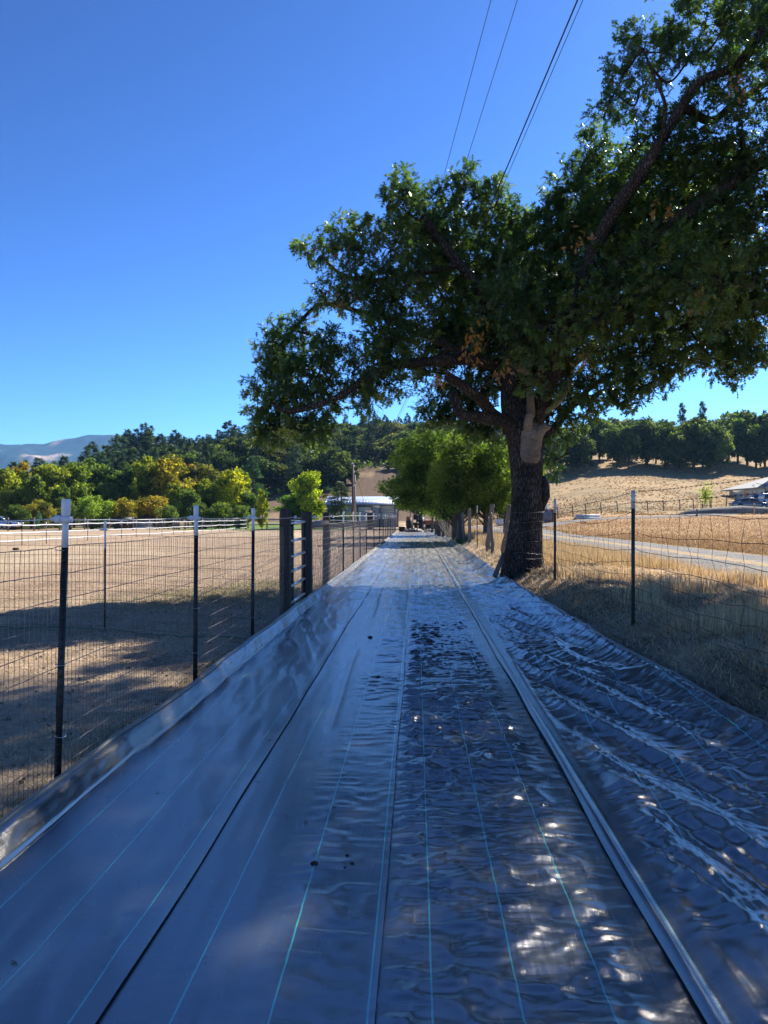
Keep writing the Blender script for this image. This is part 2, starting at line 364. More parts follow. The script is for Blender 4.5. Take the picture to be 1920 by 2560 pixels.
# ------------------------------------------------------------------ woven ground cover, four overlapping strips
def fabric(name):
    m, nt, b, out = M(name); g = G(nt)
    uvn = g.n('ShaderNodeUVMap', uv_map='UVMap'); uv = uvn.outputs[0]
    sep = g.n('ShaderNodeSeparateXYZ'); g.l(uv, sep.inputs[0]); x = sep.outputs[0]; y = sep.outputs[1]
    wob = g.math('MULTIPLY', g.math('SUBTRACT', g.noise(g.scl(uv, (.0, .35, 0)), 1, 2), .5), .05)
    fr = g.math('ABSOLUTE', g.math('SUBTRACT', g.math('FRACT', g.math('ADD', g.math('ADD', x, wob), .5)), .5))
    line = g.math('MULTIPLY', g.math('LESS_THAN', fr, .011), g.math('ADD', g.math('MULTIPLY', g.math('GREATER_THAN', g.math('FRACT', g.math('MULTIPLY', y, 110)), .38), .6), .4))
    dust_sheen = g.ramp(g.noise(g.scl(uv, (1.4, .35, 1)), 2.2, 6, .7), [(.5, 0.0), (.8, .08)])
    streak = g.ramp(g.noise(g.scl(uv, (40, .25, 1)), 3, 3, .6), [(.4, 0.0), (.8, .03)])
    dust_sheen = g.math('ADD', dust_sheen, streak)
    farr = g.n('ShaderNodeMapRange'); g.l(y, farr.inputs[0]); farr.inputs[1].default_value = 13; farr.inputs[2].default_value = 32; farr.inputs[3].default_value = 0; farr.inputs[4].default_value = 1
    dust_sheen = g.math('ADD', dust_sheen, g.math('MULTIPLY', farr.outputs[0], g.ramp(g.noise(g.scl(uv, (1.0, .22, 1)), 2.0, 5, .7), [(.36, .2), (.6, .85)])), True)  # far end paled: sunlit grazing sheen painted into the colour, with some real dust
    c = g.mix(dust_sheen, (.038, .048, .057), (.46, .43, .39))
    c = g.mix(line, c, (.05, .5, .46))
    g.l(c, b.inputs['Base Color'])
    rgh = g.ramp(g.noise(g.scl(uv, (6, 1.5, 1)), 3, 4, .6), [(.3, .16), (.7, .28)])
    g.l(rgh, b.inputs['Roughness']); b.inputs['IOR'].default_value = 2.6; b.inputs['Specular IOR Level'].default_value = .5
    # tape weave: flat slits about 2.5 mm wide, both ways
    wx = g.n('ShaderNodeTexWave', bands_direction='X'); wx.inputs['Scale'].default_value = 34; g.l(uv, wx.inputs['Vector']); wx.inputs['Distortion'].default_value = .6
    wy = g.n('ShaderNodeTexWave', bands_direction='Y'); wy.inputs['Scale'].default_value = 62; g.l(uv, wy.inputs['Vector']); wy.inputs['Distortion'].default_value = .6
    n1 = g.bump(g.math('ADD', wx.outputs['Fac'], wy.outputs['Fac']), .12, .001)
    n2 = g.bump(g.noise(g.scl(uv, (34, .8, 1)), 1.4, 4, .6), .28, .0014, n1)         # warp-wise pulls
    n3 = g.bump(g.noise(g.scl(uv, (2.6, 22, 1)), 1.2, 3, .6, .5), .3, .004, n2)        # fine weft puckers
    g.l(n3, b.inputs['Normal']); return m
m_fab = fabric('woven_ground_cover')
ys = [.5]
while ys[-1] < 73: ys.append(ys[-1]+min(.10, max(.015, .36*ys[-1]**2/(1.55*769))))
ys = np.array(ys)
def strip_z(k, u, y):
    far = ss((y-9)/14)
    z = np.zeros_like(u)
    patch = .3+.7*ss((fbm(u/.5, y/1.2, 2, 80+k)-.36)*4)
    if k == 1:
        p = u+.05*y
        z += .042*(fbm(p/.19, y/2.2, 3, 11)-.5)+.024*(ridge(vn((u+.2*y)/.12, y/1.1, 14))**2)*patch*.6
        z += .005*vn((u+.35*y)/.035, y/.5, 15)*patch
    if k == 1: z *= 1-.9*np.exp(-np.maximum(0, -.965-u)/.05)
    if k == 2:
        t = ss((u+.62)/.25)*(.4+.6*ss((-.13-u)/.06))
        z += .022*(fbm((u+.03*y)/.2, y/2.5, 3, 21)-.5)*ss((u+.99)/.1)
        z += t*(.012*ridge(vn(u/.13, y/.075+u*1.5, 22))**2+.003*vn(u/.05, y/.035, 23))*patch
        z += -.012*np.exp(-((u+.66+.03*np.sin(y*.9))/.03)**2)*ss((vn(y/1.6, 0*y, 24)-.4)*5)
    if k == 3:
        t = (1-.75*ss((u-.66)/.12))*ss((u+.15)/.12)
        z += t*(.020*ridge(vn(u/.17+.4*np.sin(y*2), y/.085+u*1.2+1.2*fbm(u/.4, y/.5, 2, 38), 32))**3*(.3+patch)+.008*ridge(vn((u+.3*vn(u/.1, y/.1, 36))/.07, y/.04, 33))**2)
        z += .012*(fbm(u/.3, y/.45, 2, 34)-.5)*t+.007*ridge(vn((u-.5*y)/.09, (y+.5*u)/.35, 37))**3*t*patch
    if k == 4:
        p = u+.257*y+.10*(fbm(u/.6, y/1.6, 2, 44)-.5)
        amp = ss((u-1.0)/.15)*(1-.6*ss((u-1.85)/.2))*(1-.35*far)
        z += amp*(.060*ridge(vn(p/.20, y/2.6, 41))**2+.022*ridge(vn(p/.09, y/1.1, 42))**2)
        z += .012*ridge(vn(u/.18, y/.075+u*2.2, 43))**2*ss((u-.98)/.1)
        z += .004*ridge(vn(u/.05, y/.04, 45))*ss((u-1.75)/.1)
        # the doubled hem that stands up along the seam
        z += .034*np.exp(-((u-.905)/.020)**2)+.020*np.exp(-((u-1.01-.02*np.sin(y*.7))/.045)**2)
    z += far*(.040*(fbm(u/.5, y/.9, 3, 70+k)-.5)+.022*ridge(vn(u/.5, y/.30, 71+k))**2)
    return z
def edge_z(u, y):
    e = u-UR(y)
    zr = .15*ss((e+.42)/.42)**1.3+.02*np.exp(-((e+.05)/.035)**2)
    nearw = 1-.45*ss((y-11)/7)
    q = -1.79-u
    zl = nearw*(.022*ss(q/.012)+.075*ss(q/.09)+.015*np.exp(-((q-.11)/.025)**2)-.03*ss((q-.125)/.03))+.008*fbm(u/.06, y/.7, 2, 99)*ss(q/.03)
    return zr+zl
def strip(k, u0, u1, line0, sp, lift, label, n, n_end=None):
    t = np.linspace(0, 1, n)
    if k == 1: t = np.concatenate([np.linspace(0, .17, 26)[:-1], np.linspace(.17, 1, n-25)])
    Y = np.repeat(ys[:, None], n, 1)
    w0 = (fbm(ys/1.7, ys*0, 2, 200+k)-.5)*.035; w1 = (fbm(ys/1.7, ys*0, 2, 210+k)-.5)*.035
    a = (u0+(w0 if k > 1 else w0*.6))[:, None]; bb = ((u1+w1) if k < 4 else UR(ys)+w1*1.5)[:, None]
    Uu = a+(bb-a)*t[None]
    Z = strip_z(k, Uu, Y)+edge_z(Uu, Y)+lift
    if k in (1, 2): Z += .006*np.exp((Uu-bb)/.016)*(.5+fbm(Y/.8, Y*0, 2, 77))
    X = Uu+.042*Y
    V = np.stack([X, Y, Z], -1).reshape(-1, 3)
    uv = np.stack([(Uu-line0)/sp, Y], -1).reshape(-1, 2)
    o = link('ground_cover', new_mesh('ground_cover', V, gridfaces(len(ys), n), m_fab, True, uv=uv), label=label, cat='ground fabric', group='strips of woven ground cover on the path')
    return o
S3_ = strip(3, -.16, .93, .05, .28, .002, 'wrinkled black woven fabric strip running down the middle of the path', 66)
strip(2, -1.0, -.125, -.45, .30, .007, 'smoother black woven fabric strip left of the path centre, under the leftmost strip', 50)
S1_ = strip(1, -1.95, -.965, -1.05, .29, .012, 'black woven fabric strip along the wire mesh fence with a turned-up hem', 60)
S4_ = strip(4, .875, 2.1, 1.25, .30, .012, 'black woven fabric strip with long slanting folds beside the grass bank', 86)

def tz(x, y):
    u = x-.042*y; k = 1 if u < -.965 else 2 if u < -.125 else 3 if u < .9 else 4
    lift = {1: .012, 2: .007, 3: .002, 4: .012}[k]
    a = np.array([[u]]); b_ = np.array([[float(y)]])
    return float((strip_z(k, a, b_)+edge_z(a, b_)+lift)[0, 0])
m_hem = simple('dusty_fabric_hem', (.10, .105, .085), .42, var=.35, scale=14, spec=.7)
def hem(par, uf, r, dz):
    yy = ys[::4]; P = np.array([(uf(y)+.042*y, y, tz(min(uf(y), UR(y)-.01)+.042*y, y)+dz) for y in yy]); mb = MB()
    w = r*(.75+.5*vn(yy/.6, yy*0, 5)); mb.tube(P, w, 8); link('hem', mb.mesh('hem', m_hem, True), par)
hem(S1_, lambda y: -1.905+.02*math.sin(y*1.3)*.6, .020, .004)
hem(S4_, lambda y: float(UR(y))-.012+.012*math.sin(y*2.1), .017, .004)
# landscape staples
def staple(px, py, d, z, label, rz=0):
    x = (px-960)/F*d
    P = crv([(-.035, 0, -.05), (-.035, 0, .045), (-.028, 0, .06), (.028, 0, .06), (.035, 0, .045), (.035, 0, -.05)], 4)
    mb = MB(); mb.tube(P, .002, 6)
    link('landscape_staple', mb.mesh('staple', m_pipe, True), None, (x, d, z), rz, label=label, cat='staple', group='wire staples pinning the fabric')
staple(218, 1985, 4.45, .06, 'bent wire staple pinning the left fabric hem near the nearest black post', .5)
staple(1905, 1870, 5.0, .12, 'wire staple at the right fabric hem by the grass bank', 1.0)
# clods and trampled earth on the fabric
def clod(px, py, s, label, name='dirt_clod'):
    d = EYE*F/(py-HY); x = (px-960)/F*d
    me = MB(); 
    n = 10; ang = np.arange(n)*2*math.pi/n
    rr = random.Random(px)
    P = [(0, 0, z) for z in (0, .25, .6, .85)]; rad = [1, .95, .7, .3]
    me.tube(P, rad, n, tint=.5, disp=lambda i, a: np.array([1+rr.uniform(-.3, .3) for _ in a]))
    V = me.V; me.V = [v*s for v in V]
    link(name, me.mesh('clod', m_clod, False), None, (x, d, tz(x, d)-.003), rr.random()*3, label=label, cat='dirt clod', group='bits of dirt dropped on the fabric')
m_clod = simple('dark_earth', (.035, .025, .02), .95, var=.4, scale=30)
clod(786, 2167, .018, 'largest round dark clod beside a green line, low on the left of the path')
clod(868, 2141, .010, 'small dark crumb just right of the largest clod')
clod(880, 2162, .012, 'crumbled dark bit beside the darker centre seam')
clod(862, 2172, .008, 'tiny dark crumb below the others near the seam')
clod(926, 1596, .032, 'dark twig-like clod on the shaded fabric in the middle distance')
clod(946, 1696, .02, 'flat dark clod on the wrinkled fabric before the sun patch')
clod(1032, 1430, .035, 'dark clod on the bright fabric level with the oak trunk')
# one small pale leaf lying on the fabric
# ------------------------------------------------------------------ fences
LX = lambda d: -1.99+.042*d
def post_parts(parent, x, y, z0, h, wht, lean=(0, 0), black=m_postblack, ins=True, scale=1.0, near=True, facing=1, wm=None):
    """steel T-post with a white top; parts: post (studded T profile), sleeve, insulator"""
    lx, ly = lean
    def off(z): return np.array([x+lx*z, y+ly*z, z0+z])
    zt = h-wht
    mb = MB(); w = .019*scale; t = .003*scale; web = .034*scale
    prof = [(-w, 0), (w, 0), (w, t*1.6), (t, t*1.6), (t, web), (-t, web), (-t, t*1.6), (-w, t*1.6)]
    b = off(-.35); P = [(b[0]+a, b[1]+c, b[2]) for a, c in prof]; tp = off(zt+(.02 if ins else wht))
    mb.prism(P, tp-b)
    if near:
        for k in range(int((zt-.05)/.054)):
            q = off(.06+k*.054); mb.box(q+np.array([0, -.005, 0]), (.012, .012, .016), tint=.5)
    o = link('post', mb.mesh('post', black), parent)
    s = MB()
    if ins:
        a = off(zt); bb = off(h-.055)
        s.tube([a, bb], [.0185*scale, .017*scale], 12)
        s.tube([off(h-.10), off(h-.092), off(h-.03), off(h)], [.0175*scale, .0235*scale, .0245*scale, .023*scale], 12)
        sl = link('sleeve', s.mesh('sleeve', wm or m_white, False), parent)
        i = MB(); c = off(h-.115)
        i.tube([c-np.array([0, 0, .017]), c+np.array([0, 0, .017])], .032*scale, 12)
        i.box(c+np.array([.022*facing, -.012, 0]), (.03*scale, .045*scale, .034*scale))
        i.tube([c+np.array([-.02*facing, -.01, 0]), c+np.array([-.05*facing, -.012, .004]), c+np.array([-.054*facing, -.012, .004]), c+np.array([-.075*facing, -.014, .0])], [.022*scale, .024*scale, .013*scale, .012*scale], 10)
        link('insulator', i.mesh('insulator', m_white, False), parent)
    else:
        a = off(zt); bb = off(h)
        P = [(a[0]+p_*1.08, a[1]+c_*1.08-.0015, a[2]) for p_, c_ in prof]
        s.prism(P, bb-a); link('white_top', s.mesh('white_top', wm or m_whitepaint), parent)
def mesh_span(parent, A, B, hs, vsp, rw, m, jit=.004, knots=True, sides=4, name='wire_mesh', seed=0, sag=0, wav=.004, tops=None):
    """woven wire between A and B (x,y,z ground): horizontals at heights hs, verticals every vsp"""
    A = np.array(A, float); B = np.array(B, float); L = np.linalg.norm(B-A); n = max(2, int(round(L/vsp))); r = np.random.default_rng(seed+int(abs(A[1])*10))
    D = (B-A)/L; Nn = np.array([D[1], -D[0], 0]); mb = MB()
    T = np.linspace(0, 1, n+1); m_ = len(hs)
    s0 = 0 if tops is None else tops[0]; s1 = 0 if tops is None else tops[1]
    K = np.zeros((n+1, m_, 3))
    ph = r.uniform(0, 6, m_)
    shear = np.cumsum(r.normal(0, jit*.35, n+1)); shear -= np.linspace(shear[0], shear[-1], n+1)
    for j, h in enumerate(hs):
        K[:, j] = A+(B-A)*T[:, None]
        K[:, j, 2] += h+(s0*(1-T)+s1*T)*(h/hs[-1])+wav*np.sin(T*9+ph[j])-sag*4*T*(1-T)*(h/hs[-1])+r.normal(0, jit*.5, n+1)
        env = np.minimum(1, np.minimum(T, 1-T)*8+.15)
        K[:, j] += D*(r.normal(0, jit, n+1)*env+shear*(h-.6)*3)[:, None]+Nn*(r.normal(0, jit*1.2, n+1)*env)[:, None]
    for j in range(m_): mb.tube(K[:, j], rw*1.6, sides, False, tint=r.random())
    for i in range(n+1):
        P = K[i]
        if jit > .015: P = crv(P+0, 3)+0
        mb.tube(P, rw, sides, False, tint=r.random())
    if knots:
        O = np.array([(1, 0, 0), (-1, 0, 0), (0, 1, 0), (0, -1, 0), (0, 0, 1), (0, 0, -1)])*rw*2.3
        Fk = np.array([(0, 2, 4), (2, 1, 4), (1, 3, 4), (3, 0, 4), (2, 0, 5), (1, 2, 5), (3, 1, 5), (0, 3, 5)])
        Kf = K.reshape(-1, 3); V = (Kf[:, None]+O[None]).reshape(-1, 3)
        mb.add(V, (Fk[None]+np.arange(len(Kf))[:, None, None]*6).reshape(-1, 3))
    return link(name, mb.mesh('wire_mesh', m, False), parent)
def strand(parent, pts, r, m, name='wire', twist=False, sides=5, barbs=False, seed=1):
    P = []; rg = np.random.default_rng(seed)
    for a, b in zip(pts[:-1], pts[1:]):
        a = np.array(a); b = np.array(b); L = np.linalg.norm(b-a); k = max(2, int(L/.35))
        t = np.arange(k)/k; q = a+(b-a)*t[:, None]; q[:, 2] -= .012*L*.35*4*t*(1-t); q[1:] += rg.normal(0, .0025, (k-1, 3)); P.append(q)
    P.append([pts[-1]]); P = np.concatenate(P)
    mb = MB()
    if twist:
        L = np.concatenate([[0], np.cumsum(np.linalg.norm(np.diff(P, axis=0), axis=1))]); t = np.arange(0, min(L[-1], 9), .008)
        X = np.stack([np.interp(t, L, P[:, i]) for i in range(3)], 1)
        for ph in (0, math.pi):
            Q = X.copy(); Q[:, 0] += np.sin(t*150+ph)*r*.55; Q[:, 2] += np.cos(t*150+ph)*r*.55; mb.tube(Q, r*.62, 4, False)
        rest = P[L > min(L[-1], 9)-.01]
        if len(rest) > 1: mb.tube(rest, r, sides, False)
    else: mb.tube(P, r, sides, False)
    if barbs:
        L = np.concatenate([[0], np.cumsum(np.linalg.norm(np.diff(P, axis=0), axis=1))])
        for s in np.arange(.06, L[-1], .125):
            c = np.array([np.interp(s, L, P[:, i]) for i in range(3)]); a = rg.normal(0, 1, 3); a /= np.linalg.norm(a)
            mb.tube([c-a*.014, c+a*.014], [.0012, .0012], 3, False); a = np.cross(a, [.3, 1, .2]); a /= np.linalg.norm(a)
            mb.tube([c-a*.014, c+a*.014], [.0012, .0012], 3, False); mb.box(c, (.009, .009, .009))
    return link(name, mb.mesh(name, m, False), parent)
def round_post(parent, x, y, z0, h, r, m, lean=(0, 0), seed=0, name='wood_post', taper=.95, split=0):
    rg = np.random.default_rng(seed); n = 18
    zs = np.linspace(-.35, h, 14); P = np.array([(x+lean[0]*max(z, 0)+rg.normal(0, .003+split*.02), y+lean[1]*max(z, 0), z0+z) for z in zs])
    prof = 1+rg.normal(0, .035+split*.12, n)
    mb = MB(); mb.tube(P, np.linspace(r, r*taper, 14), n, True, disp=lambda i, a: prof*(1+rg.normal(0, .008+split*.03, n)))
    return link(name, mb.mesh(name, m, False), parent)

# --- left no-climb fence
HS = [.02, .06, .13, .23, .34, .46, .58, .70, .82, .95, 1.08, 1.225, 1.375]
lf = thing('woven_wire_fence', 'black-post wire mesh fence with white post tops along the left side of the path', 'fence', (LX(4.3), 4.3, 0))
inv = Vector((-LX(4.3), -4.3, 0))
nearposts = [(.9, -.4), (1.75, 0), (4.29, .012), (6.92, .006), (9.34, .008)]
class Off:                                    # children of a thing placed with world coordinates
    pass
def reparent_offsets(t):
    for c in t.children: c.location = tuple(Vector(c.location)-Vector(t.location))
hts = {4.29: 1.64, 6.92: 1.635, 9.34: 1.63}
posts = [(1.7, .01), (4.29, .032), (6.92, .006), (9.34, .006)]
farp = [21, 24.4, 27.4, 30.8, 36.2, 41.7, 46, 49.8, 54, 60, 65, 70, 75]
for d, ln in posts: post_parts(lf, LX(d)+(-.015 if d == 4.29 else 0), d, 0, 1.645, .27, (ln, 0))
for d in farp: post_parts(lf, LX(d)+random.uniform(-.01, .01), d, 0, 1.68+random.uniform(-.02, .02), .31, (random.uniform(-.01, .01), 0), near=d < 31)
# wooden gate posts and brace
WP = [(11.75, .095), (14.05, .10), (17.1, .088)]
for i, (d, r) in enumerate(WP): round_post(lf, LX(d)-.01, d, 0, 1.66 if i == 0 else 1.63, r, m_treated, (.0, 0), 5+i)
mb = MB(); a = np.array([LX(14.1), 14.1, 1.37]); b_ = np.array([LX(17.05), 17.05, 1.41])
mb.tube([a+(b_-a)*t for t in np.linspace(0, 1, 8)], [.06, .063, .06, .064, .06, .063, .06, .058], 12)
link('brace_rail', mb.mesh('brace_rail', m_wood, True), lf)
xs = LX
off = .035
pts = [1.7, 4.29, 6.92, 9.34, 11.7]
for a, b in zip(pts[:-1], pts[1:]):
    mesh_span(lf, (xs(a)+off*0-.02, a, 0), (xs(b)-.02, b, 0), HS, .05, .0015, m_wire, jit=.0018, seed=int(a*3))
# the mesh end hangs over the first wooden post
mesh_span(lf, (xs(11.62)+.07, 11.62, 0), (xs(11.9)+.105, 11.9, 0), HS, .05, .0014, m_wire, jit=.003, seed=77)
pts = [14.1, 17.0, 21, 24.4, 27.4, 30.8, 36.2, 41.7, 46, 49.8, 54, 60, 65, 70, 75]
for a, b in zip(pts[:-1], pts[1:]):
    mesh_span(lf, (xs(a)-.02+(.1 if a < 18 else 0), a, 0), (xs(b)-.02+(.1 if b < 18 else 0), b, 0), HS, .05 if a < 28 else .15, .0019 if a < 28 else .0026, m_wire, jit=.003, knots=a < 22, sides=4 if a < 28 else 3, seed=int(a))
strand(lf, [(xs(1.7)-.075, 1.7, 1.535), (xs(4.29)-.05, 4.29, 1.53), (xs(6.92)-.06, 6.92, 1.535), (xs(9.34)-.05, 9.34, 1.53), (xs(11.8)+.1, 11.75, 1.525)], .0032, m_rope, 'electric_rope', True)
strand(lf, [(xs(11.9)+.1, 11.9, 1.525), (xs(14.1)-.11, 13.95, 1.52), (xs(17.1)+.09, 17.1, 1.55)]+[(xs(d)-.01, d, 1.57) for d in farp], .004, m_rope, 'electric_rope')
# ring insulators screwed in the wooden posts, diagonal brace wire
for d, dy, sx in ((11.75, .1, 1), (14.05, -.1, 1), (17.1, .12, 1)):
    mb = MB(); c = np.array([LX(d)+.10*sx, d+dy*.3, 1.53]); mb.tube([c-(.03, 0, 0), c+(.02, 0, 0)], [.005, .005], 6)
    mb.tube([c+(.015, 0, 0), c+(.03, 0, 0), c+(.05, 0, 0), c+(.06, 0, 0)], [.02, .028, .028, .015], 10)
    link('insulator', mb.mesh('insulator', m_white, True), lf)
for q in ((.15, 1.35), (1.35, .15)):
    strand(lf, [(LX(14.2), 14.2, q[0]), (LX(17), 17, q[1])], .0018, m_wire, 'brace_wire')
for d in (4.29, 6.92, 9.34):                  # clips tying the mesh to the posts
    for z in (.72, .32, 1.36):
        mb = MB(); mb.tube([(LX(d)+.03*math.cos(a), d+.012+.03*math.sin(a), z+.003*math.sin(a*2)) for a in np.linspace(0, 2*math.pi, 12)], .0017, 5, False)
        link('wire_clip', mb.mesh('wire_clip', m_pipe), lf)
reparent_offsets(lf)

# --- tubular gate between the two wooden posts
ga = thing('tube_gate', 'silver tubular farm gate hung between the two dark wooden posts', 'gate', (LX(12), 12, 0))
A = np.array([LX(11.87)-.02, 11.87]); B = np.array([LX(13.82)-.02, 13.82])
for k, z in enumerate((1.43, 1.15, .90, .66, .43, .16)):
    mb = MB(); mb.tube([(A[0], A[1], z), (B[0], B[1], z+(.02 if k == 0 else 0))], .024, 10)
    link('rail', mb.mesh('rail', m_pipe, True), ga)
for p_, z1 in ((A, 1.43), (B, 1.45)):
    mb = MB(); mb.tube([(p_[0], p_[1], .10), (p_[0], p_[1], z1)], .024, 10); link('stile', mb.mesh('stile', m_dark if p_ is B else m_pipe, True), ga)
mb = MB(); q = A+(B-A)*.3; mb.box((q[0], q[1]+.02, .75), (.045, .02, 1.34)); mb.box((q[0]-.02, q[1]+.04, 1.35), (.05, .03, .12)); link('upright', mb.mesh('upright', m_postblack), ga)
mesh_span(ga, (A[0]-.03, A[1], .1), (B[0]-.03, B[1], .1), [0, .2, .4, .6, .8, 1.0], .05, .0013, m_wire, jit=.002, seed=3)
reparent_offsets(ga)

# --- inner divider fence of the paddock with the green hose at its foot
df = thing('divider_fence', 'thin wire mesh fence crossing the near paddock with a slim white-topped post', 'fence', (-3.8, 10.5, 0))
post_parts(df, -3.81, 10.5, 0, 1.48, .38, (.002, 0), scale=.75, wm=m_white)
post_parts(df, -7.4, 10.8, 0, 1.48, .38, (.002, 0), scale=.75)
HD = [.05, .17, .29, .41, .53, .65, .77, .89, 1.02, 1.15, 1.285]
for a, b in (((-1.62, 9.36, 0), (-3.8, 10.5, 0)), ((-3.8, 10.5, 0), (-7.4, 10.8, 0))):
    mesh_span(df, a, b, HD, .10, .0014, m_rust, jit=.002, knots=False, seed=5)
reparent_offsets(df)
mb = MB(); P = crv([(-8.5, 10.95, .03), (-7, 10.62, .02), (-5.2, 10.6, .03), (-3.9, 10.45, .02), (-2.9, 10.0, .05), (-2.1, 9.75, .03), (-1.66, 9.5, .05)], 10)
P[:, 2] = H(P[:, 0], P[:, 1])+.02; mb.tube(P, .011, 6)
link('garden_hose', mb.mesh('garden_hose', simple('green_rubber', (.03, .13, .075), .5, var=.2), True), label='thin green hose lying along the foot of the divider fence', cat='hose')

# --- far white three-rail tape fence
wf = thing('tape_fence', 'far low fence of three white tape rails on thin posts across the paddock', 'fence', (-19.3, 41, 0))
def tape_line(A, B, sp, h=1.22, rails=(1.08, .66, .25), wh=.22):
    A = np.array(A, float); B = np.array(B, float); n = max(1, int(round(np.linalg.norm(B-A)/sp)))
    for i in range(n+1):
        c = A+(B-A)*i/n; z = float(H(*c))
        mb = MB(); mb.box((c[0], c[1], z+(h-wh)/2), (.03, .03, h-wh)); link('post', mb.mesh('post', m_postblack), wf)
        mb = MB(); mb.box((c[0], c[1], z+h-wh/2), (.04, .04, wh)); link('white_top', mb.mesh('white_top', m_white), wf)
    for rz_ in rails:
        P = [(c[0], c[1], float(H(*c))+rz_+random.uniform(-.02, .02)) for c in [A+(B-A)*i/n for i in range(n+1)]]
        mb = MB()
        for a, b in zip(P[:-1], P[1:]):
            a = np.array(a); b = np.array(b); mid = (a+b)/2-np.array([0, 0, .02])
            for q0, q1 in ((a, mid), (mid, b)): mb.add([q0-(0, 0, .032), q1-(0, 0, .032), q1+(0, 0, .032), q0+(0, 0, .032), q0-(-.004, .004, .032), q1-(-.004, .004, .032), q1+(.004, -.004, .032), q0+(.004, -.004, .032)], [(0, 1, 2, 3), (5, 4, 7, 6), (3, 2, 6, 7), (1, 0, 4, 5)])
        link('tape_rail', mb.mesh('tape_rail', m_white), wf)
tape_line((-20.5, 31), (-19.3, 41), 2.5); tape_line((-19.3, 41), (-15.2, 85), 2.4); tape_line((-13, 85.5), (-3, 84), 2.6)
reparent_offsets(wf)
# dark pasture fence behind it
pf = thing('pasture_fence', 'dark distant post and rail fence at the foot of the trees beyond the paddock', 'fence', (-40, 78, 0))
for i in range(18):
    x, y = -48+i*2.3, 76+i*.85; z = float(H(x, y)); mb = MB(); mb.box((x, y, z+.7), (.12, .12, 1.4)); link('post', mb.mesh('post', m_wood), pf)
for z in (.55, 1.15):
    mb = MB(); mb.box((-28.5, 83.2, z), (41.6, .05, .09), math.atan(.85/2.3)); link('rail', mb.mesh('rail', m_dark), pf)
reparent_offsets(pf)

# --- right field fence
rf = thing('field_fence', 'old rusty field fence with wide bent mesh and barbed wire along the right bank', 'fence', (2.98, 9.2, .3))
def gh(x, y): return float(H(x, y))
RP = [(2.75, 4.0), (2.98, 9.2), (3.2, 14.4)]
for i, (x, y) in enumerate(RP):
    post_parts(rf, x, y, gh(x, y), [1.55, 1.56, 1.57][i]-(gh(x, y)-.3), .22 if i == 1 else .26, (.0, 0), black=m_postgreen, ins=False, scale=1.15)
HR = [.03, .14, .25, .38, .53, .69, .87, 1.06, 1.29]
Zb = .30
for (a, b, tp, sg, sd) in (((2.75, 4.0), (2.98, 9.2), (0, 0), .05, 1), ((2.98, 9.2), (3.2, 14.4), (0, -.10), .10, 2), ((3.2, 14.4), (3.22, 17.1), (-.1, -.06), .03, 3)):
    mesh_span(rf, (a[0]+.02, a[1], Zb), (b[0]+.02, b[1], Zb), HR, .30, .00185, m_rust, jit=.013, seed=sd, sag=sg, wav=.02, tops=tp)
strand(rf, [(2.7, 4, 1.86), (2.98, 9.2, 1.835), (3.2, 14.4, 1.67), (3.2, 17.2, 1.63)], .0022, m_rust, 'barbed_wire', barbs=True)
strand(rf, [(2.7, 4, 1.75), (2.98, 9.2, 1.715), (3.2, 14.4, 1.6), (3.2, 17.2, 1.5)], .0022, m_rust, 'barbed_wire', barbs=True, seed=4)
# loose broken wire ends
for k, (x, y, z) in enumerate(((3.12, 12.2, 1.44), (3.2, 14.45, 1.58), (3.2, 14.45, 1.66), (2.83, 5.7, 1.74))):
    mb = MB(); r2 = np.random.default_rng(k)
    for q in range(4):
        P = [np.array([x, y, z])]
        for s in range(5): P.append(P[-1]+r2.normal(0, .03, 3)+(.015, 0, 0))
        mb.tube(crv(P, 3), .002, 4, False)
    link('wire_end', mb.mesh('wire_end', m_rust), rf)
# old wires stapled across the trunk
for k, (z, tilt) in enumerate(((1.62, .02), (1.42, .03), (1.22, .14), (.98, .1), (.74, -.05), (.62, .02), (.42, -.1))):
    P = [(2.7+.85*t, 17.02-.22*math.sin(math.pi*min(1, max(0, t)))-.12, z+tilt*(t-.5)+.01*math.sin(9*t+k)) for t in np.linspace(.05+.1*(k % 3), .98, 12)]
    mb = MB(); mb.tube(P, .0028, 4, False); link('wire', mb.mesh('wire', m_wire), rf)
# weathered wooden posts beyond the tree: px top, py top, px bottom, py bottom, depth, radius
WPs = [(1271, 1262, 1257, 1374, 22.8, .075, .9), (1226, 1281, 1232, 1384, 25.4, .07, .3), (1229, 1260, 1219, 1361, 26.8, .085, .5), (1172.5, 1271, 1175, 1358, 36, .085, .2),
       (1157, 1281, 1160, 1343, 40, .08, .2), (1149, 1266, 1143, 1336, 44, .10, 1.0), (1131, 1284, 1130, 1330, 52, .09, .4), (1122, 1284, 1122, 1326, 60, .09, .4), (1112, 1284, 1113, 1320, 72, .09, .4)]
for i, (a, b, c, e, d, r, sp) in enumerate(WPs):
    T_ = wp(a, b, d); B_ = wp(c, e, d); h = T_[2]-B_[2]; z0 = gh(B_[0], d)
    round_post(rf, B_[0], d, min(z0, B_[2]), T_[2]-min(z0, B_[2]), r, m_wood, ((T_[0]-B_[0])/h, .01), 40+i, split=sp, taper=.8)
T_ = wp(1193, 1264, 31.3); x = T_[0]; post_parts(rf, x, 31.3, gh(x, 31.3), T_[2]-gh(x, 31.3), .3, black=m_postgreen, ins=False)
T_ = wp(1259, 1385, 17.3); B_ = wp(1238, 1428, 16.7)
mb = MB(); mb.tube([B_-(0, 0, .1), T_], [.06, .045], 7); link('leaning_board', mb.mesh('leaning_board', m_wood), rf)
base = [wp(c, e, d) for (a, b, c, e, d, r, sp) in WPs]
